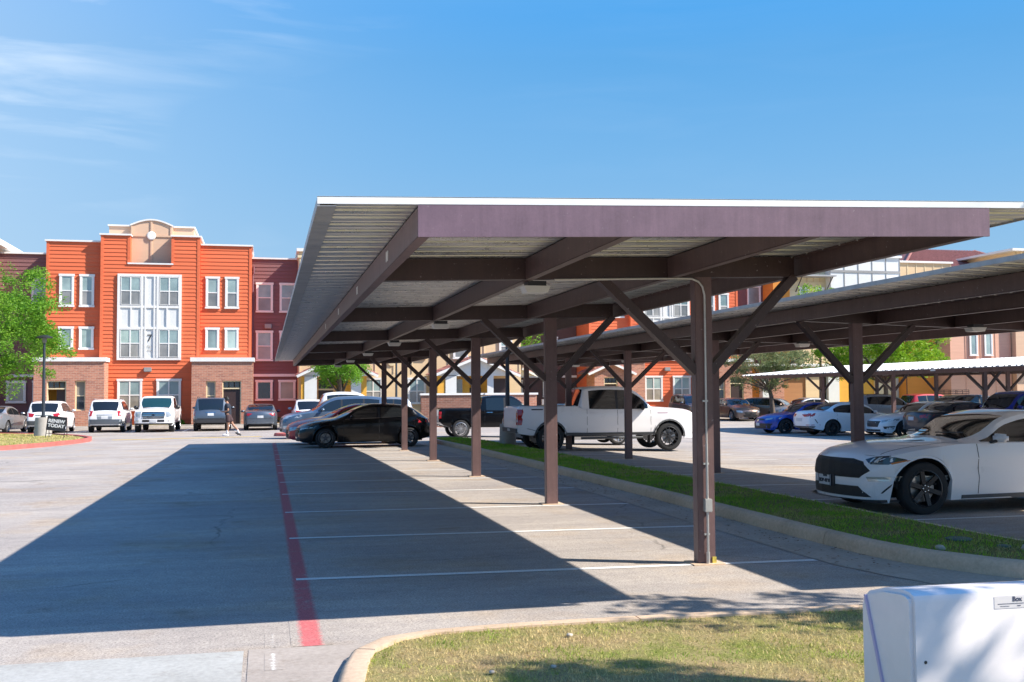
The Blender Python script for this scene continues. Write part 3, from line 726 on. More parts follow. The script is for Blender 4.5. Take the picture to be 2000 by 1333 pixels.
TYPES['suv'] = dict(L=4.6, W=1.86, r=.355, wb=2.67, fo=.93, bow=(.24, .12), wrear=0,
  zt=[(0, .75), (.06, .86), (.25, .97), (.8, 1.07), (1.15, 1.12), (1.35, 1.22), (1.95, 1.56), (2.3, 1.66), (3.2, 1.69), (4.0, 1.64), (4.2, 1.55), (4.42, 1.15), (4.52, 1.04), (4.6, .85)],
  zb=[(0, .70), (.1, .80), (.4, .92), (1.0, 1.02), (1.5, 1.05), (2.6, 1.07), (3.4, 1.11), (4.2, 1.14), (4.45, 1.05), (4.6, .82)],
  hw=[(0, .70), (.08, .80), (.25, .88), (.6, .92), (1.0, .93), (2.4, .92), (3.6, .925), (4.1, .90), (4.4, .86), (4.6, .78)],
  lo=[(0, .28), (.1, .24), (.7, .24), (3.6, .26), (4.2, .32), (4.6, .38)], tum=.30,
  ws=(1.24, 1.98), rs=(4.16, 4.44), side=[(1.45, 2.4), (2.47, 3.3), (3.38, 4.0)], seams=[1.42, 2.44, 3.33], handle=[(2.25, .98), (3.1, 1.0)], mirror=(1.62, 1.12))
TYPES['boxsuv'] = dict(L=4.78, W=1.92, r=.39, wb=2.79, fo=.93, bow=(.16, .07), wrear=0,
  zt=[(0, .95), (.06, 1.04), (.25, 1.10), (.9, 1.16), (1.3, 1.18), (1.45, 1.25), (1.95, 1.68), (2.2, 1.78), (3.2, 1.82), (4.45, 1.79), (4.55, 1.72), (4.68, 1.20), (4.72, 1.08), (4.78, .9)],
  zb=[(0, .90), (.1, .99), (.4, 1.05), (1.0, 1.10), (1.5, 1.12), (2.6, 1.14), (3.6, 1.15), (4.6, 1.16), (4.78, .86)],
  hw=[(0, .80), (.08, .87), (.25, .92), (.6, .95), (1.0, .96), (2.4, .945), (3.6, .955), (4.3, .94), (4.6, .91), (4.78, .85)],
  lo=[(0, .34), (.1, .30), (.7, .32), (3.6, .34), (4.3, .40), (4.78, .46)], tum=.20,
  ws=(1.36, 1.98), rs=(4.53, 4.69), side=[(1.6, 2.45), (2.52, 3.4), (3.5, 4.3)], seams=[1.55, 2.48, 3.44], handle=[(2.3, 1.0), (3.2, 1.02)], mirror=(1.72, 1.2))
TYPES['pickup'] = dict(L=5.72, W=2.03, r=.415, wb=3.74, fo=.97, bow=(.12, .0), wrear=0,
  zt=[(0, 1.02), (.05, 1.14), (.2, 1.21), (.9, 1.27), (1.30, 1.30), (1.42, 1.36), (2.05, 1.80), (2.3, 1.90), (2.9, 1.92), (3.55, 1.88), (3.66, 1.84), (3.80, 1.34), (3.82, 1.33), (5.66, 1.33), (5.72, 1.30)],
  zb=[(0, .98), (.1, 1.10), (.4, 1.16), (1.0, 1.20), (1.5, 1.22), (2.6, 1.22), (3.7, 1.24), (3.82, 1.28), (5.66, 1.29), (5.72, 1.27)],
  hw=[(0, .84), (.06, .92), (.25, .99), (.7, 1.012), (1.5, .99), (3.7, .99), (4.4, 1.0), (4.8, 1.012), (5.5, .995), (5.72, .96)],
  lo=[(0, .42), (.1, .36), (.7, .38), (1.5, .46), (4.0, .48), (5.3, .50), (5.72, .56)], tum=.22,
  ws=(1.34, 2.08), rs=(3.67, 3.79), side=[(1.60, 2.58), (2.66, 3.50)], seams=[1.56, 2.62, 3.58], handle=[(2.42, 1.12), (3.38, 1.12)], mirror=(1.80, 1.27), bed=(3.83, 5.66))
TYPES['midpickup'] = dict(TYPES['pickup']); TYPES['midpickup'].update(L=5.72, W=2.03)

def build_car(t, name, label, x, y, heading, pm, group='cars parked in the lot', rim=RIMS, spokes=5, style=0, sx=1, sy=1, sz=1, plate='rear', front=None, rear=None, side_extra=None, z=None, flare=None, rails=False, rocker=None, glass=GL, grille=MESH, tlamp=None, hlamp=None, cat='car', seam=True, dstep=1.0):
    T = TYPES[t]; L, W = T['L'], T['W']
    ZT, ZB, HW, LO = pch(T['zt']), pch(T['zb']), pch(T['hw']), pch(T['lo'])
    rw = T['r']; sws = [T['fo'], T['fo'] + T['wb']]; ra = rw + .055; tum = T['tum']
    bed = T.get('bed')
    zz = g(x, y) if z is None else z
    root = thing(name, label, cat, (x, y, zz), R(heading), group)
    root.scale = (sx, sy, sz)
    def bow(s):
        h = L * .5
        return T['bow'][0] * (1 - s/h)**1.6 if s < h else -T['bow'][1] * ((s-h)/h)**2.2
    st = set(np.round(np.linspace(0, L, 44), 3))
    for q in list(T['ws']) + list(T['rs']) + [v for p in T['side'] for v in p] + [.03, .07, .12, L-.03, L-.07, L-.12] + (list(bed) + [bed[0]-.02, bed[1]+.02] if bed else []): st.add(round(q, 3))
    for sw in sws:
        for a in np.linspace(-math.pi/2, math.pi/2, 13):
            se = sw + ra * math.sin(a)
            s0 = se
            for _ in range(8): s0 = se - bow(s0)
            st.add(round(s0, 3))
    key = set(round(v, 3) for v in list(T['ws']) + list(T['rs']) + [v for p in T['side'] for v in p])
    ss = []
    for q in sorted(v for v in st if 0 <= v <= L):
        if ss and q - ss[-1] < .012:
            if q in key: ss[-1] = q
            continue
        ss.append(q)
    NR = 12; tt = [.05, .10, .16, .28, .6, 1.0]
    rowsL = []
    for s in ss:
        zt, zb, hw, lo = ZT(s), ZB(s), HW(s), LO(s); se = s + bow(s); zl = lo
        for sw in sws:
            d = se - sw
            if abs(d) < ra + 1e-4: zl = max(zl, rw + math.sqrt(max(0, ra*ra - d*d)))
        h = zt - zb; c = sst(.13, .36, h)
        z2 = max(lo + .38*(zb-lo), zl + .015); z3 = max(lo + .74*(zb-lo), zl + .04); z4 = max(zb, z3 + .02)
        tuck = .05
        zm = max(lo + .56*(zb-lo), zl + .028); fl = 1 - max(0, 1 - min(abs(se - sws[0]), abs(se - sws[1])) / (ra * 1.5)); P = [(hw - (.16 if zl < lo + .02 else .035), zl + .01), (hw - (tuck if zl < lo + .05 else .0), zl), (hw - .004, z2), (hw - .004 - .022*fl, zm), (hw - .002, z3), (hw - .045, z4)]
        H = [((hw-.045)*(1-q), z4 + (zt-z4)*(1-(1-q)**2.3)) for q in tt]
        y5 = hw - .065; z5 = z4 + .015; hg = max(0, h - .015 - .115); z6 = z5 + hg; y6 = y5 - tum*hg
        K = [(y5, z5), (y6, z6), (y6 - .025, max(z6 + .004, zt - .05)), (y6 - .10, max(z6 + .006, zt - .018)), ((y6-.10)*.55, zt - .003), (0, zt)]
        Q = [(a[0]*(1-c)+b_[0]*c, a[1]*(1-c)+b_[1]*c) for a, b_ in zip(H, K)]
        if bed and bed[0] <= s <= bed[1]:
            Q = [(hw-.05, zb+.02), (hw-.06, zt-.005), (hw-.08, zt), (hw-.13, zt), (hw-.14, .80), (0, .80)]
        b2 = bow(s)
        rowsL.append([(L/2 - s - b2 * (yy/ (W/2))**2, yy, zz_) for yy, zz_ in P + Q])
    ns = len(ss); V = []; idx = {}
    for i in range(ns):
        for j in range(NR):
            V.append(rowsL[i][j]); idx[i, j, 1] = len(V)-1
            if j == NR-1: idx[i, j, -1] = len(V)-1
            else:
                p = rowsL[i][j]; V.append((p[0], -p[1], p[2])); idx[i, j, -1] = len(V)-1
    body, wsf, rsf, sidef, pillar = [], [], [], {}, []
    for i in range(ns-1):
        sm = (ss[i]+ss[i+1])/2
        for j in range(NR-1):
            for sg in (1, -1):
                f = (idx[i,j,sg], idx[i,j+1,sg], idx[i+1,j+1,sg], idx[i+1,j,sg])
                if sg < 0: f = f[::-1]
                if j >= 9 and T['ws'][0] < sm < T['ws'][1]: wsf.append(f); continue
                if j >= 9 and T['rs'][0] < sm < T['rs'][1]: rsf.append(f); continue
                if j == 6:
                    hit = [k for k, (a, b_) in enumerate(T['side']) if a < sm < b_]
                    if hit and (rowsL[i][7][2]-rowsL[i][6][2] > .012 or rowsL[i+1][7][2]-rowsL[i+1][6][2] > .012): sidef.setdefault((hit[0], sg), []).append(f); continue
                    if not hit and T['side'][0][0] < sm < T['side'][-1][1]: pillar.append(((sum(1 for a, b_ in T['side'] if b_ < sm), sg), f)); continue
                body.append(f)
    # nose and tail faces
    for i, dirn in ((0, 1), (ns-1, -1)):
        cols = [(5, 1)] + [(j, 1) for j in range(6, NR)] + [(j, -1) for j in range(NR-2, 5, -1)] + [(5, -1)]
        top = [idx[i, j, sg] for j, sg in cols]; yr = [V[k][1] for k in top]; Y4 = rowsL[i][5][1]; grid = [top]
        for row in range(4, -1, -1):
            line = []
            for k, yv in enumerate(yr):
                if k == 0: line.append(idx[i, row, 1]); continue
                if k == len(yr)-1: line.append(idx[i, row, -1]); continue
                yy = yv / Y4 * rowsL[i][row][1]; xx = dirn*L/2 - (bow(ss[i]) * (yy/(W/2))**2)
                bul = (.018 if row in (2, 3, 4) else .0) * dirn
                V.append((xx + bul, yy, rowsL[i][row][2])); line.append(len(V)-1)
            grid.append(line)
        for a, b_ in zip(grid, grid[1:]):
            for k in range(len(a)-1):
                f = (a[k], a[k+1], b_[k+1], b_[k]); body.append(f if dirn < 0 else f[::-1])
    bvh = BVHTree.FromPolygons([Vector(v) for v in V], body + wsf + rsf + [f for _, f in pillar] + [f for l in sidef.values() for f in l])
    def part(nm, faces, material, parent=root, smooth=True, ang=32):
        used = sorted({v for f in faces for v in f}); mp_ = {v: k for k, v in enumerate(used)}
        me = bpy.data.meshes.new(nm); me.from_pydata([V[v] for v in used], [], [tuple(mp_[v] for v in f) for f in faces]); me.materials.append(material); me.update()
        if smooth: me.shade_smooth(); me.set_sharp_from_angle(angle=R(ang))
        return link(nm, me, parent)
    bo = part('body', body, pm)
    part('windscreen', wsf, glass)
    for kk in sorted({k_ for k_, _ in pillar}): part('pillar_trim', [f for k_, f in pillar if k_ == kk], M['dark'])
    if rsf: part('rear_window', rsf, GL)
    for (k, sg), fs in sidef.items(): part('side_window', fs, GL)
    def decal(nm, poly, view, material, off=.006, parent=root, step=.07, depth=.03):
        step *= dstep; off *= (1.0 if dstep == 1 else 1.3)
        """outline wrapped onto the body. view: front/rear poly in (y,z); left/right poly in (s,z)"""
        b = bmesh.new()
        if view in ('front', 'rear'): P3 = [b.verts.new((0, p[0], p[1])) for p in poly]; d = Vector((-1, 0, 0)) if view == 'front' else Vector((1, 0, 0)); ax = (1, 2)
        elif view == 'top': P3 = [b.verts.new((L/2 - p[0], p[1], 0)) for p in poly]; d = Vector((0, 0, -1)); ax = (0, 1)
        else: P3 = [b.verts.new((L/2 - p[0], 0, p[1])) for p in poly]; d = Vector((0, -1, 0)) if view == 'left' else Vector((0, 1, 0)); ax = (0, 2)
        b.faces.new(P3)
        if len(P3) > 4: bmesh.ops.triangulate(b, faces=b.faces[:])
        for a_ in ax:
            lo_ = min(v.co[a_] for v in b.verts); hi_ = max(v.co[a_] for v in b.verts); q = lo_ + step
            while q < hi_ - .004:
                n_ = Vector((0, 0, 0)); n_[a_] = 1; c_ = Vector((0, 0, 0)); c_[a_] = q
                bmesh.ops.bisect_plane(b, geom=b.verts[:]+b.edges[:]+b.faces[:], plane_co=c_, plane_no=n_); q += step
        last = None
        for v in b.verts:
            o_ = v.co - d * 6; h = bvh.ray_cast(o_, d)
            if h[0] is None:
                h = bvh.find_nearest(v.co - d * (L/2 if view in ('front', 'rear') else W/2))
            v.co = h[0] - d * off
        ed = [e for e in b.edges if len(e.link_faces) == 1]
        ex = bmesh.ops.extrude_edge_only(b, edges=ed)
        for v in ex['geom']:
            if isinstance(v, bmesh.types.BMVert): v.co += d * depth
        bmesh.ops.recalc_face_normals(b, faces=b.faces)
        me = bpy.data.meshes.new(nm); b.to_mesh(me); b.free(); me.materials.append(material)
        return link(nm, me, parent)
    def mir(p): return [(-a, b_) for a, b_ in p][::-1]
    # wheels
    ww = .235 if rw < .4 else .27
    key_ = (rw, ww, spokes, style, rim.name)
    if key_ not in WC: WC[key_] = wheel_meshes(rw, ww, spokes, rw*.70, rim, style=style)
    tm, rm_, dm = WC[key_]
    for sw in sws:
        for sg in (1, -1):
            yw = HW(sw) - ww/2 - .015
            o = link('wheel', tm, root, (L/2 - sw, sg*yw, rw)); o.rotation_euler = (0, 0, 0 if sg > 0 else math.pi)
            link('rim', rm_, o)
            link('brake_disc', dm, o)
    # underbody and wheel wells
    b = MB(); b.box(-L/2 + .35, L/2 - .40, -W/2 + .30, W/2 - .30, LO(L/2) + .02, ZB(L/2) - .2)
    for sw in sws:
        n = 12
        for sg in (1, -1):
            y0, y1 = sg*(W/2 - .34), sg*(HW(sw) - .05)
            vs = []
            for k in range(n+1):
                a = math.pi*k/n
                for yy in (y0, y1): vs.append((L/2 - sw + (ra-.002)*math.cos(a), yy, rw + (ra-.002)*math.sin(a)))
            b.add(vs, [(2*k, 2*k+1, 2*k+3, 2*k+2) for k in range(n)])
    b.obj('underbody', M['black'], root)
    # default lamps, plate, grille
    zf = ZB(.1); zr = ZB(L-.15)
    fr = front if front is not None else [
        ('grille', [(-.42, zf-.10), (.42, zf-.10), (.34, zf-.26), (-.34, zf-.26)], grille, 0),
        ('lower_grille', [(-.5, LO(.1)+.20), (.5, LO(.1)+.20), (.42, LO(.1)+.07), (-.42, LO(.1)+.07)], MESH, 0),
        ('headlight', [(.50, zf-.03), (.86, zf+.03), (.86, zf-.10), (.52, zf-.15)], hlamp or HLM, 1)]
    rr = rear if rear is not None else [
        ('tail_light', [(.42, zr-.05), (.95, zr-.02), (.95, zr-.19), (.48, zr-.17)], tlamp or TL, 1),
        ('number_plate', [(-.17, zr-.20), (.17, zr-.20), (.17, zr-.35), (-.17, zr-.35)], PLT, 0),
        ('bumper_trim', [(-.72, LO(L)+.13), (.72, LO(L)+.13), (.66, LO(L)+.01), (-.66, LO(L)+.01)], SKID, 0)]
    for lst, vw in ((fr, 'front'), (rr, 'rear')):
        for it in lst:
            nm, poly, mt, mm_ = it[:4]; off = it[4] if len(it) > 4 else .008
            decal(nm, poly, vw, mt, off=off)
            if mm_: decal(nm, mir(poly), vw, mt, off=off)
    for vw in ('left', 'right'):
        if seam:
            b_ = None
            for s_ in T['seams']:
                decal('door_seam', [(s_-.005, LO(s_)+.07), (s_+.005, LO(s_)+.07), (s_+.005, ZB(s_)-.005), (s_-.005, ZB(s_)-.005)], vw, M['dark'], off=.0015, depth=.004, step=.12)
        for s_, z_ in T['handle']:
            decal('door_handle', [(s_-.10, z_-.012), (s_+.10, z_-.012), (s_+.10, z_+.014), (s_-.10, z_+.014)], vw, pm if pm is not PW else pm, off=.028, depth=.03)
        if rocker: decal('rocker_trim', [(sws[0]+ra+.02, LO(2)+.0), (sws[1]-ra-.02, LO(2)+.0), (sws[1]-ra-.02, LO(2)+rocker), (sws[0]+ra+.02, LO(2)+rocker)], vw, SKID, off=.01)
        if flare:
            for sw in sws:
                n = 14; po = [(sw + (ra+flare)*math.cos(math.pi*k/n), rw + (ra+flare)*math.sin(math.pi*k/n)) for k in range(n+1)]; pi_ = [(sw + (ra+.004)*math.cos(math.pi*k/n), rw + (ra+.004)*math.sin(math.pi*k/n)) for k in range(n, -1, -1)]
                decal('wheel_arch_trim', po + pi_, vw, SKID, off=.014, step=.5)
        for it in (side_extra or []):
            if len(it) < 4 or it[3] == vw: decal(it[0], it[1], vw, it[2])
    # mirrors
    ms, mz = T['mirror']
    for sg in (1, -1):
        b = bmesh.new(); bmesh.ops.create_cube(b, size=1); hgt = .15 if 'pickup' not in t else .26
        for v in b.verts:
            v.co = Vector((v.co.x*.11, v.co.y*.23*(1), v.co.z*hgt))
            if v.co.x > 0: v.co.z *= .72; v.co.y *= .85
            if v.co.y*sg > 0: v.co.z *= .78; v.co.x -= .03
        bmesh.ops.bevel(b, geom=b.edges[:], offset=.032, segments=3, affect='EDGES', clamp_overlap=True)
        for v in b.verts: v.co += Vector((L/2-ms-.02, sg*(HW(ms)+.085), mz+.035))
        me = bpy.data.meshes.new('mirror'); b.to_mesh(me); b.free(); me.materials.append(pm if 'pickup' not in t else M['dark']); me.shade_smooth()
        o = link('mirror', me, root)
        MB().bar((L/2-ms, sg*(HW(ms)-.07), mz-.03), (L/2-ms, sg*(HW(ms)+.06), mz+.0), .05, .035).obj('mirror_arm', M['dark'], o)
    if rails:
        for sg in (1, -1):
            s0, s1 = T['ws'][1]+.2, T['rs'][0]-.25; yv = HW(2.5) - tum*(ZT(2.5)-ZB(2.5)) - .10
            MB().tube([(L/2-s0, sg*yv, ZT(s0)-.01), (L/2-s0-.12, sg*yv, ZT(s0)+.055), (L/2-s1+.12, sg*yv, ZT(s1)+.06), (L/2-s1, sg*yv, ZT(s1)-.01)], .016, 6).obj('roof_rail', M['dark'] if rails != 'silver' else CHR, root)
    return root, decal, dict(L=L, W=W, ZB=ZB, ZT=ZT, LO=LO, HW=HW, sws=sws, ra=ra, rw=rw)
WC = {}
def text(s, size, m, parent, loc, rot, name='lettering', ext=.002, align='CENTER', bold=0.0, spacing=1.0):
    cu = bpy.data.curves.new(name, 'FONT'); cu.body = s; cu.size = size; cu.extrude = ext; cu.align_x = align; cu.align_y = 'CENTER'; cu.offset = bold; cu.space_character = spacing; cu.materials.append(m)
    t_ = bpy.data.objects.new(name, cu); me = bpy.data.meshes.new_from_object(t_); bpy.data.objects.remove(t_)
    if not me.materials: me.materials.append(m)
    o = link(name, me, parent, loc); o.rotation_euler = rot; return o

# ---- white coupe, nose towards the grass island
zt_ = g(9.9, 13.45)
cr, dc, q = build_car('coupe', 'sports_coupe', 'white two door sports coupe with black wheels parked nose to the grass island', 7.68 + 4.79/2, 13.50, 180, PW, rim=RIMB, spokes=6, glass=GL2, dstep=.45,
  front=[('grille', [(-.62, .70), (-.44, .74), (.44, .74), (.60, .705), (.70, .585), (.58, .485), (-.58, .485), (-.70, .585)], MESH, 0, .006),
         ('lower_grille', [(-.56, .375), (.56, .375), (.70, .235), (-.70, .235)], M['dark'], 0, .006),
         ('front_splitter', [(-.86, .205), (.86, .205), (.86, .165), (-.86, .165)], M['dark'], 0, .075),
         ('headlight', [(.61, .735), (.70, .775), (.82, .79), (.915, .735), (.84, .672), (.70, .672)], HLD, 1, .004),
         ('amber_lamp', [(.85, .692), (.912, .73), (.925, .725), (.86, .674)], AMB, 1, .008),
         ('lamp_strip', [(.685, .705), (.70, .76), (.715, .76), (.70, .70)], DRL, 1, .009),
         ('lamp_strip', [(.735, .70), (.745, .765), (.77, .77), (.765, .695)], DRL, 1, .009),
         ('running_light', [(.66, .505), (.90, .515), (.89, .455), (.68, .445)], DRL, 1, .006),
         ('bumper_crease', [(.88, .44), (.895, .44), (.80, .29), (.785, .29)], M['dark'], 1, .001),
         ('plate_bracket', [(-.275, .50), (.13, .50), (.13, .34), (-.275, .34)], M['dark'], 0, .012),
         ('bonnet_seam', [(.55, .792), (.68, .782), (.68, .778), (.55, .788)], M['dark'], 1, .001)],
  side_extra=[('sill', [(1.42, .19), (3.1, .20), (3.1, .265), (1.42, .25)], SKID)])
pf = MB().box(0, .012, -.152, .152, 0, .152).obj('number_plate', PLT, cr, loc=(4.79/2 + .034, -.09, .345))
dc('bonnet_seam', [(.34, .705), (1.50, .74), (1.50, .748), (.34, .713)], 'top', M['dark'], off=.001, depth=.003)
dc('bonnet_seam', [(.34, -.705), (1.50, -.74), (1.50, -.748), (.34, -.713)], 'top', M['dark'], off=.001, depth=.003)
dc('bonnet_vent', [(.95, .30), (1.20, .34), (1.21, .42), (1.02, .40)], 'top', SKID, off=.002, depth=.004)
dc('bonnet_vent', [(.95, -.30), (1.20, -.34), (1.21, -.42), (1.02, -.40)], 'top', SKID, off=.002, depth=.004)
pb = MB(); [pb.box(.0125, .016, *q) for q in ((-.156, .156, -.004, .008), (-.156, .156, .147, .156), (-.156, -.148, .008, .147), (.148, .156, .008, .147))]; pb.obj('plate_frame', M['dark'], pf)
text('TEXAS', .036, TXT, pf, (.014, .02, .132), (R(90), 0, R(90)), bold=.002)
text('RDP-4868', .066, TXT, pf, (.014, 0, .065), (R(90), 0, R(90)), bold=.0035)
for k in range(5):
    a = 2*math.pi*k/5
    for s_ in (.86, 3.58):
        MB().lathe([(.0, .0), (.009, .0), (.009, .012), (0, .013)], 8, 'y').obj('wheel_nut', CHR, cr, loc=(4.79/2 - s_ + .042*math.cos(a), .944 - .018 + .0, .352 + .042*math.sin(a)))
MB().bar((4.79/2-1.60, .1, 1.06), (4.79/2-1.66, .62, 1.075), .016, .016).obj('wiper', M['dark'], cr)
MB().bar((4.79/2-1.62, -.62, 1.06), (4.79/2-1.60, -.05, 1.06), .016, .016).obj('wiper', M['dark'], cr)

# ---- white full-size pickup, tail towards the island
tr, dt, q = build_car('pickup', 'pickup_truck', 'white crew cab pickup with black trim parked tail to the island under the right carport', 7.22 + 2.88, 31.5, 0, PW, rim=RIMB, spokes=6, style=1, sy=.98, sz=1.03, cat='pickup truck', flare=.045, rocker=.09,
  rear=[('tail_light', [(.86, 1.20), (.945, 1.21), (.945, .80), (.86, .80)], TL, 1, .01), ('bumper_trim', [(-.98, .70), (.98, .70), (.98, .50), (-.98, .50)], SKID, 0, .05), ('number_plate', [(-.16, .68), (.16, .68), (.16, .54), (-.16, .54)], PLT, 0, .06)],
  front=[('grille', [(-.75, 1.08), (.75, 1.08), (.70, .72), (-.70, .72)], MESH, 0), ('headlight', [(.72, 1.08), (.97, 1.08), (.95, .94), (.76, .92)], HLM, 1), ('bumper_trim', [(-.98, .62), (.98, .62), (.9, .44), (-.9, .44)], SKID, 0)],
  side_extra=[('tail_light', [(5.72, 1.25), (5.56, 1.25), (5.545, 1.17), (5.60, 1.09), (5.60, 1.02), (5.565, .96), (5.60, .80), (5.72, .80)], TL), ('side_badge', [(4.95, 1.225), (5.30, 1.225), (5.30, 1.26), (4.95, 1.26)], TXT), ('side_badge', [(1.02, 1.10), (1.34, 1.10), (1.34, 1.135), (1.02, 1.135)], mat('faded_badge', (.45, .36, .42), .5)),
              ('side_lamp', [(.12, 1.03), (.2, 1.04), (.2, .97), (.12, .96)], AMB)])
MB().tube([(1.05, -.93, .40), (-.9, -.93, .40)], .035, 8).obj('side_step', SKID, tr)
MB().tube([(1.05, .93, .40), (-.9, .93, .40)], .035, 8).obj('side_step', SKID, tr)
for s_ in (-1.15, 1.25):
    MB().box(s_, s_ + .02, -1.0, -.78, .22, .48).obj('mud_flap', M['black'], tr)

# ---- black hatchback, nose to the aisle
build_car('hatch', 'hatchback', 'glossy black hatchback backed in under the near carport', .98 + 2.23, 35.95, 180, PBK, rim=RIMG, spokes=5, style=1, hlamp=HLM,
  rear=[('tail_light', [(.42, .90), (.86, .93), (.86, .80), (.55, .80)], TL, 1), ('number_plate', [(-.16, .62), (.16, .62), (.16, .50), (-.16, .50)], PLT, 0)],
  front=[('grille', [(-.48, .66), (.48, .66), (.40, .36), (-.40, .36)], MESH, 0), ('headlight', [(.48, .66), (.84, .73), (.84, .64), (.54, .57)], HLD, 1), ('lamp_strip', [(.52, .62), (.82, .68), (.82, .655), (.54, .60)], DRL, 1, .012), ('lower_grille', [(-.6, .30), (.6, .30), (.6, .22), (-.6, .22)], MESH, 0)],
  side_extra=[('tail_light', [(4.20, .93), (4.46, .93), (4.46, .82), (4.24, .82)], TL), ('window_line', [(1.55, .925), (3.5, 1.0), (3.5, 1.008), (1.55, .935)], CHR)])
build_car('hatch', 'sedan', 'red car nose to the aisle just behind the black hatchback', .72 + 2.23, 38.75, 180, PRD, rim=RIMS, plate=None)
build_car('suv', 'crossover', 'slate blue crossover facing left behind the red car', .62 + 2.3, 45.2, 180, PSB, rim=RIMS, sx=1.02, sz=1.04,
  front=[('grille', [(-.42, .84), (.42, .84), (.30, .52), (-.30, .52)], M['dark'], 0), ('headlight', [(.46, .90), (.90, .98), (.90, .84), (.50, .76)], HLM, 1), ('fog_lamp', [(.66, .52), (.88, .54), (.88, .42), (.70, .40)], DRL, 1), ('lower_grille', [(-.6, .42), (.6, .42), (.55, .30), (-.55, .30)], MESH, 0)])
build_car('suv', 'crossover', 'white crossover with tall red tail lamp facing right behind the slate blue one', 2.15 + 2.3, 54.2, 0, PW, rim=RIMS, sz=1.2, sx=.9, tlamp=TL,
  side_extra=[('tail_light', [(4.3, 1.42), (4.46, 1.42), (4.6, 1.0), (4.3, 1.02)], TL)])
build_car('suv', 'crossover', 'light silver crossover whose red tail lamp shows left of the brick wall', 5.5, 56.5, 180, PLG, rim=RIMS, sz=1.05, side_extra=[('tail_light', [(4.3, 1.10), (4.6, 1.10), (4.6, .88), (4.35, .88)], TL)])
# ---- black midsize pickup
build_car('midpickup', 'pickup_truck', 'black pickup with silver wheels beyond the end of the grass island', 7.0 + 2.55, 44.4, 0, PBK, rim=RIMS, spokes=7, style=1, sx=.90, sy=.94, sz=.93, cat='pickup truck',
  side_extra=[('tail_light', [(5.60, 1.2), (5.72, 1.2), (5.72, .9), (5.62, .9)], TL), ('door_strip', [(3.2, 1.13), (3.5, 1.13), (3.5, 1.16), (3.2, 1.16)], CHR)],
  rear=[('tail_light', [(.84, 1.2), (.94, 1.2), (.94, .86), (.84, .86)], TL, 1), ('rear_bumper', [(-.96, .72), (.96, .72), (.96, .52), (-.96, .52)], CHR, 0, .08)])
build_car('sedan', 'sedan', 'silver sedan with bright alloy wheels glimpsed under the white pickup', 10.55, 36.4, 0, PSV, rim=RIMS, spokes=10)

# ---- row in front of the orange building
def row(t, name, label, x, hd, pm, y=59.3, **k):
    L = TYPES[t]['L'] * k.get('sx', 1)
    return build_car(t, name, label, x, y + L/2, hd, pm, **k)
row('sedan', 'sedan', 'silver sedan half cut off at the left edge of the photo', -13.9, 84, PSV, rim=RIMS, spokes=10)
def two_tone(z0=.30, z1=.56, s0=.1, s1=4.5): return [('lower_cladding', [(2.2, z0), (2.9, z0), (2.9, z1 - .1), (2.2, z1 - .1)], SKID)]
suv_r = [('tail_light', [(.44, 1.03), (.93, 1.10), (.93, .88), (.52, .86)], TL, 1), ('number_plate', [(-.17, .88), (.17, .88), (.17, .74), (-.17, .74)], PLT, 0), ('chrome_strip', [(-.40, .96), (.40, .96), (.40, .92), (-.40, .92)], CHR, 0), ('rear_bumper', [(-.92, .66), (.92, .66), (.88, .36), (-.88, .36)], SKID, 0, .03)]
row('suv', 'crossover', 'white crossover with slanted red tail lamps behind the lamp post', -11.25, 90, PW, rear=suv_r, rim=RIMS, sx=.98)
suv_r2 = [('tail_light', [(.60, 1.10), (.94, 1.12), (.94, .84), (.66, .84)], TL, 1), ('number_plate', [(-.17, .84), (.17, .84), (.17, .70), (-.17, .70)], PLT, 0), ('plate_recess', [(-.42, .93), (.42, .93), (.36, .68), (-.36, .68)], PLG, 0, .003), ('rear_bumper', [(-.92, .68), (.92, .68), (.88, .36), (-.88, .36)], PGY, 0, .035), ('exhaust', [(.5, .40), (.66, .40), (.66, .36), (.5, .36)], CHR, 0, .05)]
row('suv', 'crossover', 'white crossover with roof rails and dark lower bumper, second from the left', -8.25, 90, PW, rear=suv_r2, rim=RIMS, rails='silver', sz=1.04)
f15 = [('grille', [(-.55, 1.10), (.55, 1.10), (.58, .95), (.52, .74), (-.52, .74), (-.58, .95)], PDG, 0, .015), ('headlight', [(.60, 1.12), (.95, 1.10), (.95, .86), (.66, .80)], HLM, 1, .01),
       ('grille_bar', [(-.54, 1.04), (.54, 1.04), (.54, 1.00), (-.54, 1.00)], CHR, 0, .03), ('grille_bar', [(-.54, .95), (.54, .95), (.54, .89), (-.54, .89)], CHR, 0, .035), ('grille_bar', [(-.54, .84), (.54, .84), (.54, .80), (-.54, .80)], CHR, 0, .03), ('emblem', [(-.11, .92), (0, .965), (.11, .92), (0, .875)], PNV, 0, .045),
       ('front_bumper', [(-.97, .72), (.97, .72), (.97, .50), (-.97, .50)], PW, 0, .06), ('bumper_opening', [(-.55, .68), (-.2, .68), (-.2, .56), (-.55, .56)], M['dark'], 1, .066), ('number_plate', [(-.16, .69), (.16, .69), (.16, .55), (-.16, .55)], PLT, 0, .075), ('fog_lamp', [(.72, .67), (.9, .67), (.9, .57), (.72, .57)], DRL, 1, .066),
       ('air_dam', [(-.97, .50), (.97, .50), (.9, .38), (-.9, .38)], M['dark'], 0, .05)]
build_car('pickup', 'pickup_truck', 'white pickup facing the camera with a broad barred grille before the orange building', -5.72, 58.4 + 2.85, 270, PW, front=f15, cat='pickup truck', rim=RIMS, glass=mat('teal_windscreen', (.012, .045, .05), .05, spec=.9))
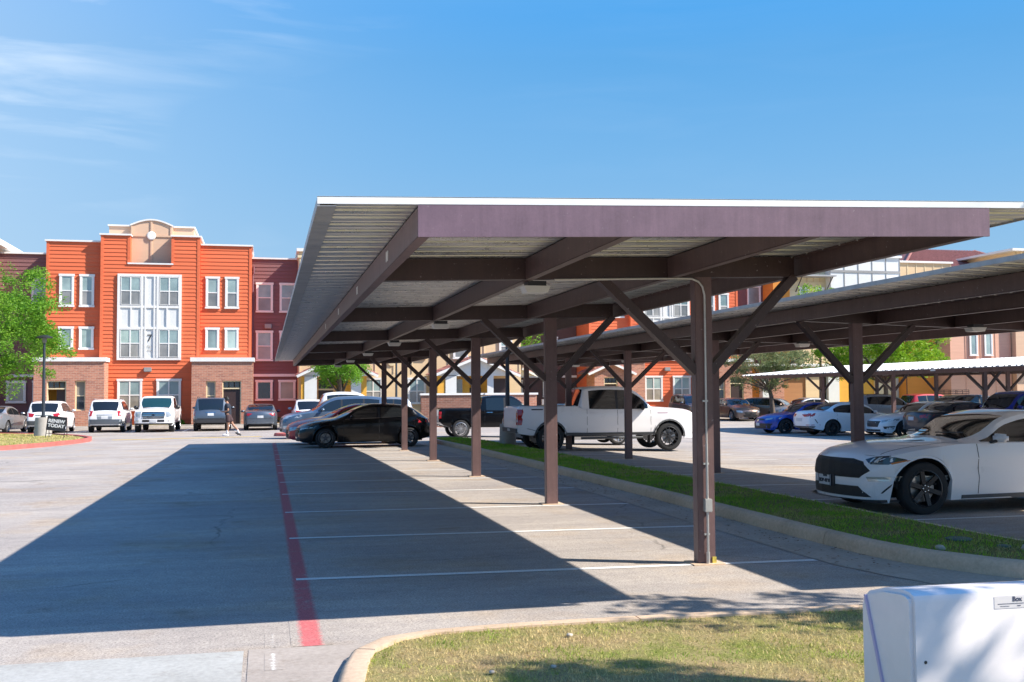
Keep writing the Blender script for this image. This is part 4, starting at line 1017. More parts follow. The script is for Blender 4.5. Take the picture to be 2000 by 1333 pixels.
r4 = [('tail_light', [(.80, 1.10), (.95, 1.10), (.95, .78), (.80, .80)], TL, 1), ('number_plate', [(-.16, .98), (.16, .98), (.16, .84), (-.16, .84)], PLT, 0), ('chrome_strip', [(-.26, 1.04), (.26, 1.04), (.26, 1.01), (-.26, 1.01)], CHR, 0, .02), ('rear_bumper', [(-.93, .66), (.93, .66), (.9, .46), (-.9, .46)], PDG, 0, .06), ('bumper_step', [(-.7, .70), (.7, .70), (.7, .66), (-.7, .66)], M['dark'], 0, .065)]
row('boxsuv', 'suv', 'slate grey boxy SUV parked behind the walking man', -2.88, 90, PGY, rear=r4, rim=RIMS, rails=True, glass=GL)
se = [('tail_light', [(.42, .93), (.90, .97), (.90, .82), (.62, .80)], TL, 1), ('number_plate', [(-.16, .82), (.16, .82), (.16, .69), (-.16, .69)], PLT, 0), ('rear_valance', [(-.72, .42), (.72, .42), (.64, .27), (-.64, .27)], PLG, 0, .03), ('exhaust', [(.48, .36), (.62, .36), (.62, .28), (.48, .28)], M['dark'], 1, .05), ('boot_seam', [(-.62, .66), (.62, .66), (.62, .645), (-.62, .645)], M['dark'], 0, .003)]
row('sedan', 'sedan', 'dark blue grey sedan parked beside the boxy grey SUV', -.28, 90, PGY, rear=se, rim=RIMS)
row('suv', 'crossover', 'white crossover with roof rails half hidden behind the slate blue one', 2.35, 90, PW, rear=suv_r, rim=RIMS, rails=True)

# ---- under and around the white roofed carport
blu = [('grille', [(-.30, .70), (.30, .70), (.5, .62), (-.5, .62)], M['dark'], 0), ('lower_grille', [(-.78, .48), (.78, .48), (.72, .24), (-.72, .24)], M['dark'], 0), ('headlight', [(.46, .70), (.88, .78), (.88, .69), (.50, .62)], HLM, 1), ('number_plate', [(-.16, .50), (.16, .50), (.16, .37), (-.16, .37)], PLT, 0, .03), ('emblem', [(-.06, .66), (.06, .66), (.06, .58), (-.06, .58)], CHR, 0, .02), ('amber_lamp', [(.80, .76), (.90, .78), (.9, .73), (.8, .72)], AMB, 1, .01)]
build_car('sedan', 'sedan', 'bright blue sedan facing left under the white roofed carport', 22.1 + 2.42, 45.2, 180, PBL, front=blu, rim=RIMB, spokes=7)
bw = [('tail_light', [(.22, .92), (.92, .96), (.92, .84), (.40, .82)], TL, 1), ('number_plate', [(-.26, .76), (.26, .76), (.26, .62), (-.26, .62)], PLT, 0), ('rear_diffuser', [(-.80, .42), (.80, .42), (.74, .30), (-.74, .30)], M['dark'], 0, .03), ('reflector', [(.5, .48), (.85, .49), (.85, .465), (.5, .455)], TL, 1), ('exhaust', [(.46, .38), (.68, .38), (.66, .31), (.48, .31)], CHR, 1, .04)]
build_car('sedan', 'sedan', 'white sedan showing its tail and black wheels beside the bright blue one', 22.4 + 2.42, 41.9, 0, PW, rear=bw, rim=RIMB, spokes=10, style=1, side_extra=[('tail_light', [(4.5, .98), (4.85, .97), (4.85, .85), (4.55, .87)], TL), ('bumper_vent', [(4.52, .72), (4.56, .72), (4.46, .55), (4.42, .55)], M['dark'])])
build_car('sedan', 'sedan', 'white sedan with dark grille, nose to the aisle, just right of the brown post', 24.15 + 2.42, 39.1, 180, PW, rim=RIMG, spokes=8, front=[('grille', [(-.48, .66), (.48, .66), (.38, .42), (-.38, .42)], M['dark'], 0), ('headlight', [(.48, .68), (.88, .76), (.88, .68), (.54, .60)], HLM, 1), ('lamp_strip', [(.55, .64), (.82, .69), (.82, .66), (.58, .62)], DRL, 1, .012), ('fog_lamp', [(.62, .44), (.86, .46), (.84, .34), (.66, .34)], M['dark'], 1), ('lower_grille', [(-.5, .32), (.5, .32), (.5, .24), (-.5, .24)], M['dark'], 0)])
build_car('sedan', 'sedan', 'very dark grey sedan showing its tail between the white sedan and the coupe', 24.3 + 2.42, 36.6, 0, PDG, rim=RIMB, rear=[('tail_light', [(.45, .93), (.90, .97), (.90, .82), (.5, .82)], TL, 1), ('number_plate', [(-.17, .86), (.17, .86), (.17, .72), (-.17, .72)], PLT, 0)])
build_car('boxsuv', 'suv', 'deep blue boxy off-roader behind the roof of the white coupe', 24.2 + 2.39, 33.6, 180, PDB, rim=RIMB, glass=GL)
for t, nm, lb, x, y, hd, pm, kw in [
    ('suv', 'crossover', 'light grey crossover roof seen behind the dark grey sedan', 34.9, 55.0, 0, PLG, dict(rails=True)),
    ('suv', 'crossover', 'red crossover whose roof shows between the dark carport posts', 41.5, 60.0, 0, PRD, dict()),
    ('suv', 'crossover', 'dark brown grey crossover with a roof basket under the far carport', 35.9, 50.2, 180, PDG, dict()),
    ('sedan', 'sedan', 'navy sedan with a sky blue windscreen glint under the far carport', 33.4, 47.6, 180, PNV, dict()),
    ('sedan', 'sedan', 'silver sedan behind the bright blue one near the olive tree', 34.2, 63.2, 180, PSV, dict()),
    ('suv', 'crossover', 'dark crossover beyond the bonnet of the white pickup', 26.8, 68.2 - 4, 270, PNV, dict(rails=True)),
    ('sedan', 'sedan', 'brown sedan beside the dark crossover beyond the pickup', 29.6, 64.0, 270, PBR, dict())]:
    build_car(t, nm, lb, x, y, hd, pm, rim=RIMS, **kw)
build_car('suv', 'crossover', 'bronze brown crossover parked at an angle before the olive tree', 32.6, 64.2, 318, PBR, rim=RIMS, sz=.86, glass=mat('sky_glass', (.05, .13, .22), .05, spec=1))
bk = [o for o in C.objects if o.get('label', '').startswith('dark brown grey crossover with')][0]
b = MB()
for z_ in (1.74, 1.84, 1.93):
    b.tube([(-.6, -.5, z_), (.6, -.5, z_), (.6, .5, z_), (-.6, .5, z_), (-.6, -.5, z_)], .014, 5)
for x_ in (-.6, -.2, .2, .6):
    for y_ in (-.5, .5): b.bar((x_, y_, 1.70), (x_, y_, 1.93), .02, .02)
b.obj('roof_basket', M['dark'], bk)
# ================================================================ buildings
def siding(name, col, var=.05):
    m = mat(name, col, .75, spec=.3); nt, b, t = tex_setup(m); v = t.outputs['Object']
    c = mixc(nt, 'MULTIPLY', 1, col, ramp(nt, noise(nt, mapping(nt, v, (.4, 1, 4)), 1.5, 5, .7), [(.3, (1 - var * 2,) * 3), (.7, (1 + var * 1.5,) * 3)]))
    oi = nt.nodes.new('ShaderNodeObjectInfo')
    c = mixc(nt, 'MULTIPLY', 1, c, ramp(nt, oi.outputs['Random'], [(0, (.95, .95, .95)), (1, (1.05, 1.05, 1.05))]))
    nt.links.new(c, b.inputs['Base Color']); return m
M['orange'] = siding('orange_red_siding', (.70, .155, .065)); M['maroon'] = siding('maroon_siding', (.21, .10, .10)); M['maroon2'] = siding('brown_grey_siding', (.125, .075, .072))
M['wtrim'] = mat('white_trim_paint', (.76, .74, .71), .6, var=.04, scale=3); M['wpanel'] = mat('white_panel_paint', (.68, .68, .66), .6, var=.04, scale=2)
M['beige'] = siding('beige_panel', (.68, .50, .30), .03); M['peach'] = siding('peach_panel', (.66, .44, .30), .03); M['cream'] = siding('cream_panel', (.74, .60, .38), .03)
M['yellow'] = siding('golden_wall', (.72, .38, .06), .03); M['ochre'] = siding('ochre_wall', (.66, .25, .045), .03); M['terra'] = siding('terracotta_pink_wall', (.66, .38, .27), .03); M['tan'] = siding('tan_brown_wall', (.42, .20, .09), .04)
M['door'] = mat('dark_brown_door', (.045, .024, .022), .5); M['grey_light'] = mat('grey_lamp_metal', (.30, .29, .28), .5)
def pane_mat(name, col, rough=.12):
    m = mat(name, col, rough, coat=.6, spec=.8); nt, b, t = tex_setup(m); v = t.outputs['Object']
    wv = nt.nodes.new('ShaderNodeTexWave'); wv.wave_type = 'BANDS'; wv.bands_direction = 'Z'; wv.inputs['Scale'].default_value = 9; nt.links.new(v, wv.inputs[0])
    bl = ramp(nt, wv.outputs[0], [(.2, tuple(c * .82 for c in col)), (.7, col)])
    c = mixc(nt, 'MULTIPLY', 1, bl, ramp(nt, noise(nt, v, 1.1, 3, .5), [(.35, (.72, .74, .75)), (.65, (1.12, 1.12, 1.1))]))
    oi = nt.nodes.new('ShaderNodeObjectInfo'); c = mixc(nt, 'MULTIPLY', 1, c, ramp(nt, oi.outputs['Random'], [(0, (.62, .66, .68)), (.5, (.95, .95, .95)), (1, (1.18, 1.15, 1.1))]))
    nt.links.new(c, b.inputs['Base Color']); return m
M['pane_up'] = pane_mat('pane_with_blind', (.34, .44, .43)); M['pane_lo'] = pane_mat('screened_pane', (.32, .31, .30), .4); M['pane_dk'] = pane_mat('dark_pane', (.045, .055, .06)); M['pane_tan'] = pane_mat('tan_blind_pane', (.33, .29, .23))
def brick_mat(name, c1, c2, mortar, s=1.0):
    m = mat(name, c1, .85, spec=.2); nt, b, t = tex_setup(m); v = t.outputs['Object']
    sp = nt.nodes.new('ShaderNodeSeparateXYZ'); cb = nt.nodes.new('ShaderNodeCombineXYZ'); nt.links.new(v, sp.inputs[0])
    ad = nt.nodes.new('ShaderNodeMath'); nt.links.new(sp.outputs[0], ad.inputs[0]); nt.links.new(sp.outputs[1], ad.inputs[1])
    nt.links.new(ad.outputs[0], cb.inputs[0]); nt.links.new(sp.outputs[2], cb.inputs[1])
    br = nt.nodes.new('ShaderNodeTexBrick'); br.inputs['Scale'].default_value = 1.0; br.inputs['Brick Width'].default_value = .30; br.inputs['Row Height'].default_value = .10; br.inputs['Mortar Size'].default_value = .010; br.inputs['Bias'].default_value = -.3
    br.inputs['Color1'].default_value = (*c1, 1); br.inputs['Color2'].default_value = (*c2, 1); br.inputs['Mortar'].default_value = (*mortar, 1)
    nt.links.new(cb.outputs[0], br.inputs[0])
    c = mixc(nt, 'MULTIPLY', 1, br.outputs[0], ramp(nt, noise(nt, mapping(nt, v, (1, 1, 3)), 2.6, 5, .8), [(.3, (.78, .74, .74)), (.5, (1, 1, 1)), (.7, (1.14, 1.1, 1.06))]))
    nt.links.new(c, b.inputs['Base Color']); bump(nt, b, br.outputs[1], -.3, .01); return m
M['brick'] = brick_mat('salmon_brick', (.50, .215, .14), (.30, .12, .09), (.50, .36, .28)); M['brick_shaded'] = brick_mat('shaded_salmon_brick', (.26, .12, .085), (.15, .07, .055), (.30, .22, .18))  # second brick is a darkened copy, with shade painted into its colours
M['tile'] = mat('red_roof_tile', (.30, .115, .095), .7, var=.35, scale=5)

def boards(parent, x0, x1, z0, z1, y, m, h=.236, single=False, name='siding_board'):
    "lap siding on a wall facing -y: each board is its own piece, or one joined part when far away"
    n = max(1, round((z1 - z0) / h)); h = (z1 - z0) / n
    if single:
        b = MB()
        for k in range(n):
            z = z0 + k*h; b.add([(x0, y-.034, z), (x1, y-.034, z), (x1, y-.006, z+h), (x0, y-.006, z+h), (x0, y, z), (x1, y, z)], [(0,1,2,3), (0,4,5,1)])
        b.obj('siding', m, parent, kind='stuff'); return
    key = (m.name, round(h, 4))
    if key not in BM:
        b = MB(); b.add([(0,-.036,0), (1,-.036,0), (1,-.004,h), (0,-.004,h), (0,.02,0), (1,.02,0), (1,.02,h), (0,.02,h)], [(0,1,2,3), (0,4,5,1), (0,3,7,4), (1,5,6,2), (3,2,6,7)]); BM[key] = b.mesh(name, m)
    for k in range(n):
        o = link(name, BM[key], parent, (x0, y, z0 + k*h)); o.scale = (x1 - x0, 1, 1)
BM = {}
def battens(parent, x0, x1, z0, z1, y, m, step=.6, bands=()):
    b = MB(); n = max(1, round((x1-x0)/step))
    for k in range(n+1):
        x = x0 + (x1-x0)*k/n; b.box(x-.03, x+.03, y-.035, y-.002, z0, z1)
    for z in bands: b.box(x0, x1, y-.05, y-.003, z-.09, z+.09)
    b.obj('batten', m, parent, kind='stuff')
def window(parent, x0, x1, z0, z1, y, cols=1, rows=2, trim=M['wtrim'], up=None, lo=None, tw=.11, bare=False, name='window'):
    "trimmed sash window standing on a wall facing -y"
    up = up or M['pane_up']; lo = lo or M['pane_lo']; b = MB()
    t = 0 if bare else tw
    if not bare:
        b.box(x0, x0+t, y-.075, y, z0+t, z1-t); b.box(x1-t, x1, y-.075, y, z0+t, z1-t); b.box(x0-.035, x1+.035, y-.085, y, z1-t, z1+.02); b.box(x0-.035, x1+.035, y-.095, y, z0-.02, z0+t*.8)
    b.box(x0+t, x1-t, y-.012, y-.004, z0+t*.8, z1-t)
    w = b.obj(name, trim, parent)
    a0, a1, c0, c1 = x0+t, x1-t, z0+t*.8, z1-t; s = .035
    mu = MB(); pw = (a1-a0)/cols; ph = (c1-c0)/rows
    for i in range(cols+1): xx = a0 + pw*i; mu.box(max(a0, xx-s), min(a1, xx+s), y-.062, y-.014, c0, c1)
    for j in range(rows+1): zz = c0 + ph*j; mu.box(a0, a1, y-.060, y-.015, max(c0, zz-s*.9), min(c1, zz+s*.9))
    mu.obj('sash', trim, w)
    for i in range(cols):
        for j in range(rows):
            MB().box(a0+pw*i+s, a0+pw*(i+1)-s, y-.036, y-.02, c0+ph*j+s*.9, c0+ph*(j+1)-s*.9).obj('pane', up if j == rows-1 else lo, w)
    return w
def wall_holes(parent, x0, x1, z0, z1, y0, y1, holes, m, name='wall'):
    "wall slab with rectangular openings (x0,x1,z0,z1)"
    X_ = sorted({x0, x1, *[h[0] for h in holes], *[h[1] for h in holes]}); Z_ = sorted({z0, z1, *[h[2] for h in holes], *[h[3] for h in holes]}); b = MB()
    for i in range(len(X_)-1):
        runs = []
        for j in range(len(Z_)-1):
            cx, cz = (X_[i]+X_[i+1])/2, (Z_[j]+Z_[j+1])/2
            if any(h[0] < cx < h[1] and h[2] < cz < h[3] for h in holes): continue
            if runs and abs(runs[-1][1] - Z_[j]) < 1e-6: runs[-1][1] = Z_[j+1]
            else: runs.append([Z_[j], Z_[j+1]])
        for a, c in runs: b.box(X_[i], X_[i+1], y0, y1, a, c)
    return b.obj(name, m, parent)
def wlight(x, z, y, label):
    t = MB(); t.box(-.22, .22, -.20, 0, -.13, .13); o = t.obj('wall_light', M['grey_light'], bevel=.02, loc=(x, y, z), label=label, category='wall light', group='wall lights on the building fronts')
    MB().box(-.18, .18, -.18, -.02, -.145, -.131).obj('lens', M['plastic_white'], o)
def roof_tiles(parent, p0, p1, q0, q1, n, rows_, m, name='roof_tile'):
    "barrel tiles between eave p0-p1 and ridge q0-q1, one joined part"
    p0, p1, q0, q1 = map(Vector, (p0, p1, q0, q1)); b = MB(); nrm = (p1-p0).cross(q0-p0).normalized()
    if nrm.z < 0: nrm = -nrm
    for k in range(n):
        for r in range(rows_):
            t0, t1 = r/rows_, (r+1.12)/rows_
            def at(u, v): return p0.lerp(p1, u).lerp(q0.lerp(q1, u), min(v, 1))
            u0, u1 = k/n, (k+1)/n; vs = []
            for v, li in ((t0, .05), (t1, .015)):
                for e in range(5):
                    th = math.pi*e/4; u = u0 + (u1-u0)*(.5 - .46*math.cos(th)); vs.append(at(u, v) + nrm*(li + .07*math.sin(th)))
            b.add(vs, [(e, e+1, e+6, e+5) for e in range(4)] + [(0,1,2,3,4)])
    return b.obj(name, m, parent, kind='stuff')

def orange_block(ox, oy, gz, name, label, cat, detail=True, number=True, porch_l=True):
    "three storey orange block with white centre bay; coordinates are those of the left one shifted by ox,oy"
    root = thing(name, label, cat, (-6.9+ox, 68+oy, gz), group=None)
    X = lambda x: x + 6.9; gl = -.33
    Y = lambda y: y - 68; Zz = lambda z: z - gl
    def bx(nm, x0, x1, y0, y1, z0, z1, m, p=root): return MB().box(X(x0), X(x1), Y(y0), Y(y1), Zz(z0), Zz(z1)).obj(nm, m, p)
    s_ = not detail
    bx('wall', -12.85, -9.72, 68, 73, gl, 10.9, M['orange']); bx('wall', -3.99, -.92, 68, 73, gl, 10.86, M['orange'])
    wall_holes(root, X(-9.72), X(-3.99), 0, Zz(11.3), Y(67.62), Y(72.5), [(X(-8.06), X(-5.66), Zz(9.66), Zz(11.35))], M['orange'])
    boards(root, X(-12.71), X(-9.72), 0, Zz(10.85), Y(68), M['orange'], single=s_); boards(root, X(-3.97), X(-1.05), 0, Zz(10.82), Y(68), M['orange'], single=s_)
    boards(root, X(-9.58), X(-4.14), 0, Zz(9.55), Y(67.62), M['orange'], single=s_)
    boards(root, X(-9.58), X(-8.2), Zz(9.55), Zz(11.24), Y(67.62), M['orange'], h=.24, single=s_); boards(root, X(-5.52), X(-4.14), Zz(9.55), Zz(11.24), Y(67.62), M['orange'], h=.24, single=s_)
    for x0, x1, z0, z1, y in [(-12.86, -12.70, gl, 10.9, 68), (-1.06, -.90, gl, 10.86, 68), (-9.74, -9.57, gl, 11.3, 67.62), (-4.15, -3.98, gl, 11.3, 67.62), (-8.21, -8.05, 9.66, 11.3, 67.62), (-5.67, -5.51, 9.66, 11.3, 67.62)]:
        bx('corner_board', x0, x1, y-.055, y-.001, z0, z1, M['orange'])
    bx('parapet_cap', -12.95, -9.72, 67.88, 73.1, 10.9, 11.0, M['wtrim']); bx('parapet_cap', -3.95, -.82, 67.88, 73.1, 10.86, 10.96, M['wtrim'])
    bx('parapet_cap', -9.82, -8.0, 67.50, 72.6, 11.302, 11.4, M['wtrim']); bx('parapet_cap', -5.72, -3.9, 67.50, 72.6, 11.302, 11.4, M['wtrim'])
    # recessed peach gable with arched top
    bx('attic_wall', -9.4, -4.42, 68.55, 72.4, 9.6, 12.0, M['peach']); bx('attic_cap', -9.48, -8.1, 68.45, 72.45, 12.0, 12.09, M['wtrim']); bx('attic_cap', -5.6, -4.34, 68.45, 72.45, 12.0, 12.09, M['wtrim'])
    arc = [(X(-8.15) + (2.5)*k/16, Zz(12.02) + .36*math.sin(math.pi*k/16)) for k in range(17)]
    MB().prism([(X(-8.15), Zz(9.62))] + arc + [(X(-5.65), Zz(9.62))], Y(68.3), Y(68.54)).obj('arched_gable', M['peach'], root)
    cap = MB()
    for a, c in zip(arc, arc[1:]): cap.bar((a[0], Y(68.37), a[1]+.04), (c[0], Y(68.37), c[1]+.04), .30, .09)
    cap.obj('arch_cap', M['wtrim'], root)
    for x0, x1, z0, z1 in [(-6.96, -6.86, 9.66, 12.3), (-8.1, -5.7, 11.36, 11.46), (-8.1, -8.0, 11.5, 12.0), (-5.8, -5.7, 11.5, 12.0)]: bx('gable_strip', x0, x1, 68.245, 68.298, z0, z1, M['peach'])
    MB().lathe([(0, -.06), (.22, -.06), (.27, -.03), (.27, .0)], 24, 'y').obj('round_medallion', M['wtrim'], root, loc=(X(-6.91), Y(68.24), Zz(11.42)))
    bx('recess_sill', -8.2, -5.55, 67.53, 68.3, 9.57, 9.66, M['wtrim'])
    # white centre bay
    bay = bx('white_bay', -8.75, -5.05, 67.55, 67.60, 3.75, 8.97, M['wpanel'])
    for x0, x1, z0, z1 in [(-8.75,-8.6,3.75,8.97), (-5.2,-5.05,3.75,8.97), (-8.6,-5.2,8.82,8.97), (-8.6,-5.2,3.75,3.88), (-7.40,-7.28,3.88,8.82), (-6.48,-6.36,3.88,8.82), (-8.6,-5.2,6.92,7.06), (-8.6,-5.2,5.62,5.76), (-8.0,-7.92,5.76,6.92), (-5.92,-5.84,5.76,6.92), (-6.66,-6.58,3.88,8.82), (-7.18,-7.1,3.88,8.82)]:
        MB().box(X(x0), X(x1), Y(67.49 - (.006 if z1-z0 > x1-x0 else 0)), Y(67.5495), Zz(z0), Zz(z1)).obj('bay_strip', M['wtrim'], root)
    for x0 in (-8.56, -6.33):
        for z0, z1 in ((7.09, 8.79), (3.92, 5.6)): window(root, X(x0), X(x0+1.13), Zz(z0), Zz(z1), Y(67.53), 2, 2, bare=True)
    # upper windows of the wings
    for x in (-12.1, -10.95, -3.65, -2.49):
        window(root, X(x), X(x+.82), Zz(6.97), Zz(8.92), Y(67.96), 1, 2); window(root, X(x), X(x+.82), Zz(4.40), Zz(5.76), Y(67.96), 1, 1)
    window(root, X(-8.70), X(-7.28), Zz(.70), Zz(2.6), Y(67.58), 2, 2, lo=M['pane_tan']); window(root, X(-6.45), X(-5.03), Zz(.70), Zz(2.6), Y(67.58), 2, 2)
    # brick porches
    for x0, x1, holes, dx in [(-13.08, -9.22, [(-12.37, -11.3, .0, 2.5), (-10.83, -10.25, .75, 2.5)], 0), (-4.32, -.76, [(-3.49, -2.93, .7, 2.45), (-2.55, -1.45, .0, 2.47)], 1)]:
        hs_ = [(X(a), X(b), Zz(max(c, gl)) if c > 0 else .12, Zz(d)) for a, b, c, d in holes]
        wall_holes(root, X(x0), X(x1), 0, Zz(3.62), Y(66), Y(66.32), hs_, M['brick'], 'brick_wall')
        bx('brick_wall', x0, x0+.3, 66.32, 67.95, gl, 3.62, M['brick']); bx('brick_wall', x1-.3, x1, 66.32, 67.6, gl, 3.62, M['brick'])
        bx('porch_cap', x0-.08, x1+.08, 65.9, 67.99, 3.62, 3.86, M['wtrim'])
        bx('porch_inner_wall', x0+.3, x1-.3, 67.3, 67.4, gl, 3.5, M['yellow'])
        for (a, b, c, d) in hs_:
            if d - c > 2:
                MB().box(a+.02, b-.02, Y(66.14), Y(66.2), c, d-.48).obj('door', M['door'], root) if dx else MB().box(a+.5, b-.02, Y(66.3), Y(66.36), c, d-.48).obj('door', M['door'], root)
                fm = MB(); fm.box(a, a+.06, Y(66.06), Y(66.3), c, d); fm.box(b-.06, b, Y(66.06), Y(66.3), c, d); fm.box(a+.06, b-.06, Y(66.06), Y(66.3), d-.06, d); fm.box(a+.06, b-.06, Y(66.06), Y(66.3), d-.50, d-.43)
                f_ = fm.obj('door_frame', M['cream'], root)
                for q in range(3): MB().box(a+.09+q*(b-a-.16)/3, a+.04+(q+1)*(b-a-.16)/3, Y(66.2), Y(66.22), d-.41, d-.08).obj('pane', M['pane_dk'], f_)
            else: window(root, a, b, c, d, Y(66.2), 1, 2, trim=M['cream'], up=M['pane_tan'], lo=M['pane_dk'], tw=.04)
    return root, X, Y, Zz, bx
A = orange_block(0, 0, -.33, 'apartment_building', 'orange red three storey building with white centre bay and arched peach parapet', 'building')
rt_, X, Y, Zz, bx = A
text('7', .62, M['dark'], rt_, (X(-6.89), Y(67.52), Zz(5.06)), (R(90), 0, 0), name='number')
text('731', .2, M['grey_light'], rt_, (X(-6.89), Y(67.52), Zz(4.55)), (R(90), 0, 0))
text('703-4', .13, M['grey_light'], rt_, (X(-6.89), Y(67.52), Zz(4.33)), (R(90), 0, 0))
wlight(-6.97, 3.18, 67.6, 'grey wall light above the ground floor windows of the orange building')
# maroon wings, set back
def maroon(x0, x1, y, top, gz, name, label, wins, m, single=False, band=True, cols=1):
    r = thing(name, label, 'building', ((x0+x1)/2, y, gz)); cx = (x0+x1)/2
    MB().box(x0-cx, x1-cx, 0, 6, 0, top-gz).obj('wall', m, r); boards(r, x0-cx, x1-cx, 0 if not band else 2.95-gz, top-gz-.04, 0, m, single=single)
    MB().box(x0-cx-.02, x1-cx+.02, -.14, 6.1, top-gz+.001, top-gz+.1).obj('parapet_cap', M['wtrim'], r)
    if band: MB().box(x0-cx, x1-cx, -.12, 0, 2.78-gz, 2.95-gz).obj('string_course', M['wtrim'], r)
    for (a, b, c, d, rows_, up, lo) in wins: window(r, a-cx, b-cx, c-gz, d-gz, -.03, cols, rows_, up=up, lo=lo)
    return r, cx
pu_, pl_ = M['pane_up'], M['pane_lo']
mr, cx = maroon(-.90, 2.0, 70.5, 10.4, -.33, 'apartment_wing', 'maroon sided recessed wing between the orange building and the beige one',
    [(-.64, .42, 6.95, 8.86, 2, pu_, pl_), (.84, 1.9, 6.95, 8.86, 2, pu_, pl_), (-.64, .42, 3.8, 5.74, 2, pu_, pl_), (.84, 1.9, 3.8, 5.74, 2, pu_, pl_), (-.64, .42, 1.24, 2.55, 1, M['pane_dk'], pl_), (.80, 1.87, 1.24, 2.55, 1, M['pane_tan'], pl_)], M['maroon'])
MB().tube([(-.8-cx, -.1, 9.9+.33), (-.8-cx, -.1, 9.5+.33), (-.86-cx, -.06, 9.3+.33), (-.86-cx, -.06, .3)], .05, 8).obj('downpipe', mat('plum_downpipe', (.20, .09, .11), .6), mr)
wlight(.12, 6.05, 70.45, 'small dark wall light on the maroon wing')
maroon(-20, -12.9, 70.5, 10.4, -.33, 'apartment_wing', 'maroon sided wing behind the left tree', [(-14.15, -13.05, 6.95, 8.9, 2, pu_, pl_), (-15.5, -14.38, 1.2, 2.55, 1, M['pane_tan'], pl_), (-14.0, -13.2, 1.2, 2.55, 1, M['pane_tan'], pl_), (-17.6, -16.5, 1.2, 2.55, 1, M['pane_tan'], pl_)], M['maroon'])
r = thing('apartment_building', 'cream building whose white eave juts in at the upper left edge', 'building', (-18.4, 69, -.33))
MB().box(-3, 2.35, 0, 6, 0, 11.0).obj('wall', M['peach'], r); MB().box(-3.2, 2.9, -.9, 6.4, 11.0, 11.35).obj('eave', M['wtrim'], r)
# cast shadow on the maroon wing comes from this beige block that stands forward
bg_ = thing('apartment_building', 'beige building with tiled porch roofs behind the near carport', 'building', (10, 69, -.33))
MB().box(-8.0, 6.6, .02, 8, 0, 11.1).obj('wall', M['beige'], bg_); MB().box(-8.12, 6.72, -.14, 8.1, 11.1, 11.3).obj('parapet_cap', M['wtrim'], bg_); MB().box(-8.06, 6.66, -.06, 8.05, 10.7, 10.85).obj('parapet_band', M['cream'], bg_)
battens(bg_, -7.9, 6.5, 3.3, 10.6, 0, M['cream'], 1.2)
for a, b, c, d in [(6.15, 7.35, .95, 2.65), (9.0, 10.2, .95, 2.65), (6.15, 7.35, 3.9, 5.6), (9.0, 10.2, 3.9, 5.6), (12.0, 13.0, 3.9, 5.6), (15.1, 16.0, 3.9, 5.6), (6.15, 7.35, 7.0, 8.9), (9.0, 10.2, 7.0, 8.9)]:
    window(bg_, a-10, b-10, c+.33, d+.33, -.01, 2 if b-a > 1.1 else 1, 2)
MB().lathe([(0, -.08), (.24, -.06), (.24, 0)], 20, 'y').obj('round_vent', M['cream'], bg_, loc=(-2.05, 0, 4.0))
def porch(cx, w, zl, zp, x_items, label, y=66.0, gz=-.33, tile_n=9):
    r = thing('tiled_porch', label, 'porch', (cx, y, gz)); h0 = zl-gz; h1 = zp-gz
    MB().prism([(-w/2+.3, h0-.05), (0, h1-.12), (w/2-.3, h0-.05)], .3, .5).obj('gable_wall', M['wpanel'], r)
    for sg in (-1, 1):
        roof_tiles(r, (sg*w/2, -.1, h0), (sg*w/2, 3.0, h0), (0, -.1, h1), (0, 3.0, h1), 10, 5, M['tile'])
        b = MB(); b.bar((sg*(w/2+.02), -.06, h0-.07), (0, -.06, h1-.07), .1, .16); b.obj('barge_board', M['wtrim'], r)
        b = MB(); b.add([(sg*w/2, -.1, h0-.02), (sg*w/2, 3, h0-.02), (0, 3, h1-.02), (0, -.1, h1-.02)], [(0,1,2,3)]); b.obj('roof_deck', M['wtrim'], r)
    for nm, a, b_, z0, z1, yy, m in x_items: MB().box(a-cx, b_-cx, yy, yy+.12, z0, z1).obj(nm, m, r)
    return r
porch(4.3, 4.9, 2.78, 3.95, [('column', 2.1, 2.3, 0, 3.1, .35, M['yellow']), ('column', 2.3, 3.05, 0, 3.1, .30, M['wpanel']), ('door', 3.2, 4.1, 0, 2.2, 1.4, M['door']), ('transom', 3.2, 4.1, 2.3, 2.85, 1.4, M['pane_dk']), ('lintel', 3.1, 4.2, 2.2, 2.3, 1.38, M['cream']), ('side_wall', 4.2, 5.15, 0, 3.1, 1.2, M['yellow']), ('column', 5.15, 5.75, 0, 3.1, .34, M['wpanel']), ('column', 5.75, 6.1, 0, 3.1, .38, M['yellow'])],
      'tiled gable porch with white columns behind the small tree')
porch(13.0, 5.6, 2.78, 3.95, [('column', 10.55, 10.98, 0, 3.1, .35, M['yellow']), ('column', 11.05, 11.75, 0, 3.1, .30, M['wpanel']), ('window_panel', 11.8, 12.2, .8, 2.85, .7, M['pane_tan']), ('side_wall', 12.25, 12.75, 0, 3.1, 1.2, M['yellow']), ('door', 12.75, 13.6, 0, 2.3, 1.6, M['door']), ('side_wall', 12.7, 14.3, 0, 3.1, 1.9, M['yellow']), ('column', 13.75, 14.15, 0, 3.1, .32, M['wpanel']), ('door', 14.25, 15.2, .0, 2.9, .9, M['door'])],
      'tiled gable porch above the low brick wall', tile_n=11)
# low brick enclosure with pale cap
bw_ = thing('brick_wall', 'low brick enclosure wall with a pale stone cap behind the black pickup', 'wall', (12, 60, -.33))
MB().box(-3.4, .3, 0, .3, 0, 1.86).obj('brick_face', M['brick_shaded'], bw_); MB().box(.3, 3.3, -.25, .3, 0, 1.86).obj('brick_face', M['brick'], bw_)
MB().box(-3.46, .24, -.07, .36, 1.862, 1.97).obj('wall_cap', M['wtrim'], bw_); MB().box(.24, 3.37, -.32, .36, 1.862, 1.97).obj('wall_cap', M['wtrim'], bw_)

